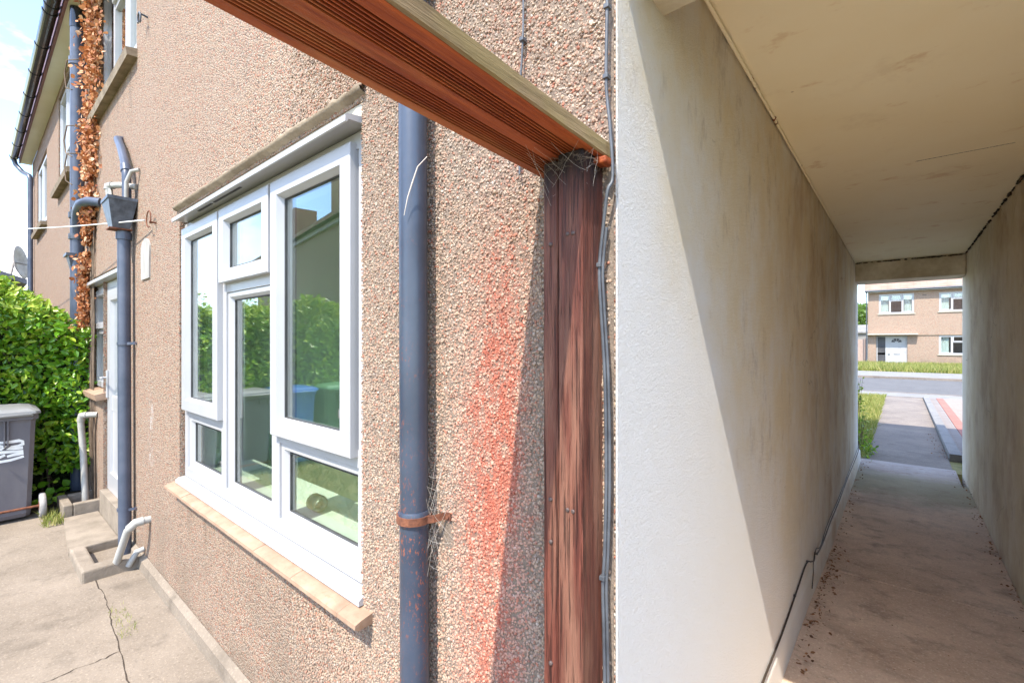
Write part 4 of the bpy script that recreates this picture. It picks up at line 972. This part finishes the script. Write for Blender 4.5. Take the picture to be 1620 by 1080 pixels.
# ------------------------------------------------------------------ wheelie bins
def wheelie(name, label, bodym, lidm, loc, group='wheelie bins in front of the hedge'):
    t = thing(name, label, 'bin', loc, group, True)
    b = MB(); W, D = .245, .26
    def rr(w_, x_a, x_b, z, c=.03):
        return [(x_b, -w_ + c, z), (x_b, w_ - c, z), (x_b - c, w_, z), (x_a + c, w_, z), (x_a, w_ - c, z), (x_a, -w_ + c, z), (x_a + c, -w_, z), (x_b - c, -w_, z)]
    L = [rr(.205, -.40, -.035, .03), rr(.21, -.42, -.02, .06), rr(.236, -.50, -.004, .80), rr(.240, -.51, 0, .82), rr(.252, -.53, .012, .825), rr(.252, -.53, .012, .87)]
    v = [p for r_l in L for p in r_l]
    b.add(v, [(i * 8 + k_, i * 8 + (k_ + 1) % 8, (i + 1) * 8 + (k_ + 1) % 8, (i + 1) * 8 + k_) for i in range(len(L) - 1) for k_ in range(8)] + [tuple(range(8))[::-1]])
    for y in (-.19, -.10, .06, .08): b.box(.0, .018, y - .004, y + .004, .62 if abs(y) < .09 else .76, .825)
    b.build('body', bodym, t)
    l = MB(); L = [rr(.262, -.555, .035, .868), rr(.265, -.56, .04, .875), rr(.262, -.555, .035, .892), rr(.22, -.50, .0, .915), rr(.16, -.4, -.1, .925)]
    v = [p for r_l in L for p in r_l]
    l.add(v, [(i * 8 + k_, i * 8 + (k_ + 1) % 8, (i + 1) * 8 + (k_ + 1) % 8, (i + 1) * 8 + k_) for i in range(len(L) - 1) for k_ in range(8)] + [tuple(range(8))[::-1], tuple(range(32, 40))])
    lo = l.build('lid', lidm, t)
    h_ = MB(); h_.tube([(.045, -.21, .862), (.062, -.20, .868), (.062, .20, .868), (.045, .21, .862)], .011, 10); h_.build('handle', lidm, t)
    ax = MB(); ax.tube([(-.02, -.27, .10), (-.02, .27, .10)], .010, 10); ax.build('axle', 'rust', t)
    for s in (-1, 1):
        wv = MB(); wv.tube([(-.02, s * .255, .10), (-.02, s * .262, .10), (-.02, s * .288, .10), (-.02, s * .295, .10)], [.088, .10, .10, .088], 28); wo = wv.build('wheel', 'tyre', t)
        MB().tube([(-.02, s * .253, .10), (-.02, s * .299, .10)], .035, 16).build('hub', 'rust', wo)
    return t
B0 = (-5.44, .125, -.06)
bn = wheelie('wheelie_bin', 'faded black wheelie bin with white painted marks, nearest the house wall', 'bin_grey', 'bin_lid', B0)
wt = MB()
def stroke(pts, w_=.011):
    """brush stroke on the bin face; points are (y, z) in bin space"""
    P = [Vector((0, *p)) for p in pts]; v = []
    for i, p in enumerate(P):
        t = (P[min(i + 1, len(P) - 1)] - P[max(i - 1, 0)]).normalized(); s = Vector((0, -t.z, t.y)) * w_ * random.uniform(.8, 1.15); fx = -.020 + (p.z - .06) * (.016 / .74)
        v += [(fx + .0025, p.y - s.y, p.z - s.z), (fx + .0025, p.y + s.y, p.z + s.z)]
    wt.add(v, [(2 * i, 2 * i + 2, 2 * i + 3, 2 * i + 1) for i in range(len(P) - 1)])
def S(pts): stroke([(y - B0[1], z - B0[2]) for y, z in pts])
S([(.10, .600), (.162, .598), (.22, .596), (.265, .600), (.286, .590), (.287, .568), (.262, .558), (.225, .553), (.205, .544), (.235, .538), (.288, .540)])
S([(.10, .570), (.16, .572), (.19, .562), (.17, .546), (.10, .550)])
S([(.10, .517), (.17, .520), (.23, .515), (.285, .510), (.287, .494), (.24, .490), (.20, .482)])
S([(.10, .480), (.165, .485), (.19, .497)]); S([(.10, .448), (.162, .446), (.22, .450), (.293, .468)])
wt.build('painted_marks', 'paint_white', bn)
b4 = wheelie('wheelie_bin', 'plain black wheelie bin between the marked black bin and the blue bin', 'bin_grey', 'bin_lid', (-5.46, -.41, -.06))
b2 = wheelie('wheelie_bin', 'blue wheelie bin standing second along the hedge', 'bin_blue', 'bin_blue', (-5.42, -.95, -.06))
b3 = wheelie('wheelie_bin', 'green wheelie bin with a pink sticker, third along the hedge', 'bin_green', 'bin_green_lid', (-5.38, -1.52, -.06))
MB().box(.0, .004, -.05, .07, .50, .62).build('sticker', 'sticker', b3)

# tape roll on the inside sill
rl = MB(); n = 28; c = Vector((-1.84, .93, .735))
for r0, r1, y0, y1 in ((.034, .020, -.025, .025),):
    v = []
    for i in range(n):
        a = 2 * math.pi * i / n
        for rr_, yy in ((r0, y0), (r0, y1), (r1, y1), (r1, y0)): v.append((c.x + yy, c.y + rr_ * math.cos(a), c.z + rr_ * math.sin(a)))
    rl.add(v, [(4 * i + k_, 4 * ((i + 1) % n) + k_, 4 * ((i + 1) % n) + (k_ + 1) % 4, 4 * i + (k_ + 1) % 4) for i in range(n) for k_ in range(4)], True)
rl.build('tape_roll', 'white_pipe', **tagd('white roll lying on the inside window board of the big window', 'roll'))

# ------------------------------------------------------------------ things seen only in the glass and far away
rh = thing('rear_house', 'pebbledashed house behind the hedge, seen mirrored in the big window', 'house', (-13, -7, 0))
M4 = Matrix.Translation((-8.6, -4.85, 0)) @ Matrix.Rotation(R(9.5), 4, 'Z')
def xf(o): o.data.transform(M4); return o
a = MB(); a.box(-15, 0, -6, 0, -.1, 5.0); xf(a.build('wall', 'dash_far', rh))
a = MB(); gable_roof(a, -15.2, .2, -6, 0, 5.0, 2.1, .3); ro = xf(a.build('roof', 'rooftile', rh))
a = MB(); a.box(-8.3, -7.5, -2.2, -1.2, 5.2, 7.6); a.box(-14, -13.2, -2.2, -1.2, 5.2, 7.6); a.tube([(-8.1, -1.7, 7.6), (-8.1, -1.7, 8.5)], .1, 10); xf(a.build('chimney', 'brick', ro))
a = MB(); a.box(-15.1, .1, .02, .12, 4.88, 5.0); xf(a.build('gutter', 'upvc', rh))
for X0 in (-4.6, -12.5):
    a = MB().ring(X0, X0 + 1.4, 1.0, 2.1, .06, 0, .05); a.v = [(x, .06 - y, z) for x, y, z in a.v]; w_ = xf(a.build('window', 'upvc', rh))
    a = MB(); a.box(X0 + .06, X0 + 1.34, .004, .02, 1.06, 2.04); xf(a.build('pane', 'dark', w_))

sh = thing('shed', 'low dark roofed outbuilding beyond the hedge under the satellite dish', 'outbuilding', (-17, .2, 0))
a = MB(); a.box(-19, -14.2, -1.6, .62, -.1, 2.6); a.build('wall', 'dash_far', sh)
a = MB(); a.prism([(-1.8, 2.6), (-.5, 3.1), (.8, 2.6), (.8, 2.7), (-.5, 3.2), (-1.8, 2.7)], -19.1, -14.0); a.build('roof', simple('slate_roof', (.10, .11, .14), (.17, .18, .22), 4, .8, .4, 30), sh)
dsh = thing('satellite_dish', 'grey satellite dish on a bracket above the hedge', 'satellite dish', (-14.6, .6, 2.7))
a = MB(); n = 20; v = []; c = Vector((-14.75, .66, 3.12)); ax = Vector((.35, .93, .12)).normalized(); u_ = ax.orthogonal().normalized(); w_ = ax.cross(u_)
for j in range(4):
    r0 = .36 * j / 3; d = .10 * (j / 3) ** 2
    for i in range(n): an = 2 * math.pi * i / n; v.append(tuple(c + u_ * r0 * math.cos(an) + w_ * r0 * math.sin(an) + ax * d))
a.add(v, [(j * n + i, j * n + (i + 1) % n, (j + 1) * n + (i + 1) % n, (j + 1) * n + i) for j in range(3) for i in range(n)], True)
do = a.build('reflector', 'cement_grey', dsh); sm_ = do.modifiers.new('thickness', 'SOLIDIFY'); sm_.thickness = .012
a = MB(); a.tube([tuple(c), tuple(c + ax * .42 + Vector((0, 0, -.12)))], .018, 8); a.box(c.x + .1, c.x + .2, c.y + .33, c.y + .45, c.z - .12, c.z - .02, .01); a.build('receiver_arm', 'cement_grey', dsh)
a = MB(); a.tube([tuple(c - ax * .02), (c.x + .1, c.y - .1, 2.62)], .022, 8); a.build('mast', 'cement_grey', dsh)

op = thing('opposite_house', 'pebbledashed house with white door across the road, seen through the passage', 'house', (2, 41.2, -.3))
YH = 41
OPN = [(-1.15, .70, 3.33, 4.66), (1.93, 3.7, 3.38, 4.6), (1.92, 3.7, .58, 1.80), (-1.30, .36, -.30, 1.80)]
a = MB(); wall_y(a, -1.76, 10, -.32, 4.85, YH, .2, OPN); a.box(-1.76, 10, 47.8, 48, -.32, 4.85); a.box(-1.76, -1.56, 41.205, 47.795, -.32, 4.85); a.build('wall', 'dash_far', op)
a = MB(); a.box(-1.5, 9.8, 41.9, 42.0, -.3, 4.8); a.build('inner_wall', 'dark', op)
a = MB(); gable_roof(a, -1.95, 10.2, YH, 48, 4.87, 2.6, .35); a.build('roof', 'tiles_front', op)
a = MB(); a.box(-1.9, 10.1, YH - .33, YH - .005, 4.80, 4.868); a.build('soffit', 'upvc', op)
a = MB(); a.tube([(-1.95, YH - .40, 4.90), (10.2, YH - .40, 4.90)], .055, 10); a.tube([(-1.82, YH - .38, 4.9), (-1.82, YH - .1, 4.5), (-1.82, YH - .06, -.3)], .035, 8); a.build('gutter', 'pipe_flaky', op)
a = MB(); a.box(-1.77, 10, YH - .05, YH - .002, 1.815, 1.85); a.build('band_course', 'concrete_edge', op)
def ow(h, cols, tl, label):
    a, b, c, d = h; L = []
    xs = [a + (b - a) * t for t in cols]
    for i in range(len(xs) - 1):
        if i in tl: zz = d - (d - c) * .36; L += [(xs[i], xs[i + 1], c, zz, 0), (xs[i], xs[i + 1], zz, d, 1)]
        else: L.append((xs[i], xs[i + 1], c, d, 1))
    win_unit(op, a, b, c, d, YH + .03, L, label, 'cream', True, .07)
ow(OPN[0], (0, .33, .67, 1), (1,), 'upstairs window above the white front door'); ow(OPN[1], (0, .36, .68, 1), (1,), 'upstairs window on the right'); ow(OPN[2], (0, .36, .68, 1), (1,), 'downstairs window right of the door')
d_ = MB().ring(-1.29, .355, -.30, 1.79, .06, YH + .16, YH + .22, .01); d_.box(-.80, -.72, YH + .16, YH + .22, -.24, 1.73); d_ = d_.build('door', 'upvc', op)
a = MB(); a.box(-.72, .295, YH + .175, YH + .215, -.24, 1.73)
for x in (-.58, .0): a.box(x, x + .42, YH + .165, YH + .18, .65, 1.25, .01); a.box(x, x + .42, YH + .165, YH + .18, -.1, .4, .01)
a.build('door_leaf', 'upvc', d_)
a = MB()
for k_ in range(4):
    t0, t1 = math.pi * (k_ + .08) / 4, math.pi * (k_ + .92) / 4; cx, cz = -.21, 1.34
    q = [(cx + r0 * math.cos(t), cz + r0 * math.sin(t)) for r0, t in ((.09, t0), (.27, t0), (.28, (t0 + t1) / 2), (.27, t1), (.09, t1))]; a.prism(q, YH + .168, YH + .18, 'Y')
a.box(-1.22, -.82, YH + .18, YH + .19, .62, 1.71); a.box(-1.22, -.82, YH + .18, YH + .19, -.2, .48); a.build('pane', 'dark', d_)
a = MB(); a.box(-.36, -.02, YH + .160, YH + .176, .50, .535); a.tube([(-.66, YH + .16, .52), (-.56, YH + .13, .52)], .02, 6); a.build('letter_plate', 'cable', d_)
MB().box(1.12, 1.32, YH - .02, YH - .003, 4.47, 4.50).build('air_vent', 'gasket', op)
MB().box(-1.76, .9, YH - .45, YH - .055, 1.86, 1.93).build('porch_canopy', 'cream', op)

fn = thing('fence', 'brown close-board fence left of the house across the road', 'fence', (-4, 42.2, -.3))
a = MB(); x = -9.0
while x < -1.9: a.box(x, x + .14, 42.2 + .02 * (int(x * 7) % 2), 42.225 + .02 * (int(x * 7) % 2), -.32, 1.55); x += .13
a.build('board', 'fence', fn, kind='stuff'); [MB().box(q, q + .1, 42.26, 42.36, -.32, 1.65).build('post', 'fence', fn) for q in (-9, -7.2, -5.4, -3.6, -2.05)]
gr = thing('garage', 'low grey roofed garage behind the fence across the road', 'garage', (-5, 56, -.3))
a = MB(); a.box(-9, -2.4, 55.2, 61, -.4, 2.2); a.build('wall', 'pavement', gr); a = MB(); gable_roof(a, -9.2, -2.25, 55.2, 61, 2.2, .75, .2); a.build('roof', 'pavement', gr)

def tree(x, y, z, hgt, rad, label, n=7000, ls=.35):
    t = thing('tree', label, 'tree', (x, y, z), None)
    tk = MB(); tk.tube([(x, y, z), (x + .1, y, z + hgt * .35), (x, y + .1, z + hgt * .6), (x + .1, y, z + hgt * .85)], [.28, .22, .15, .05], 10)
    P = []
    cl_ = [(random.gauss(0, rad * .45), random.gauss(0, rad * .45), random.uniform(-.5, .45) * hgt * .7) for _ in range(22)]
    for c_ in cl_:
        e = Vector((x + c_[0], y + c_[1], z + hgt * .62 + c_[2])); tk.tube([(x, y, z + hgt * .35), tuple(Vector((x, y, z + hgt * .45)).lerp(e, .5)), tuple(e)], [.09, .06, .02], 6)
        for k_ in range(n // 22):
            d = Vector([random.gauss(0, 1) for _ in range(3)]).normalized() * rad * .34 * random.random() ** .4; P.append(tuple(e + d))
    tk.build('trunk', 'bark', t); leaves('crown', np.array(P), ls, 'tree_leaf', t); return t
tree(-4.6, 75, -.4, 6.6, 3.6, 'green bushy tree behind the garage roof across the road')
print('objects', len(bpy.data.objects))
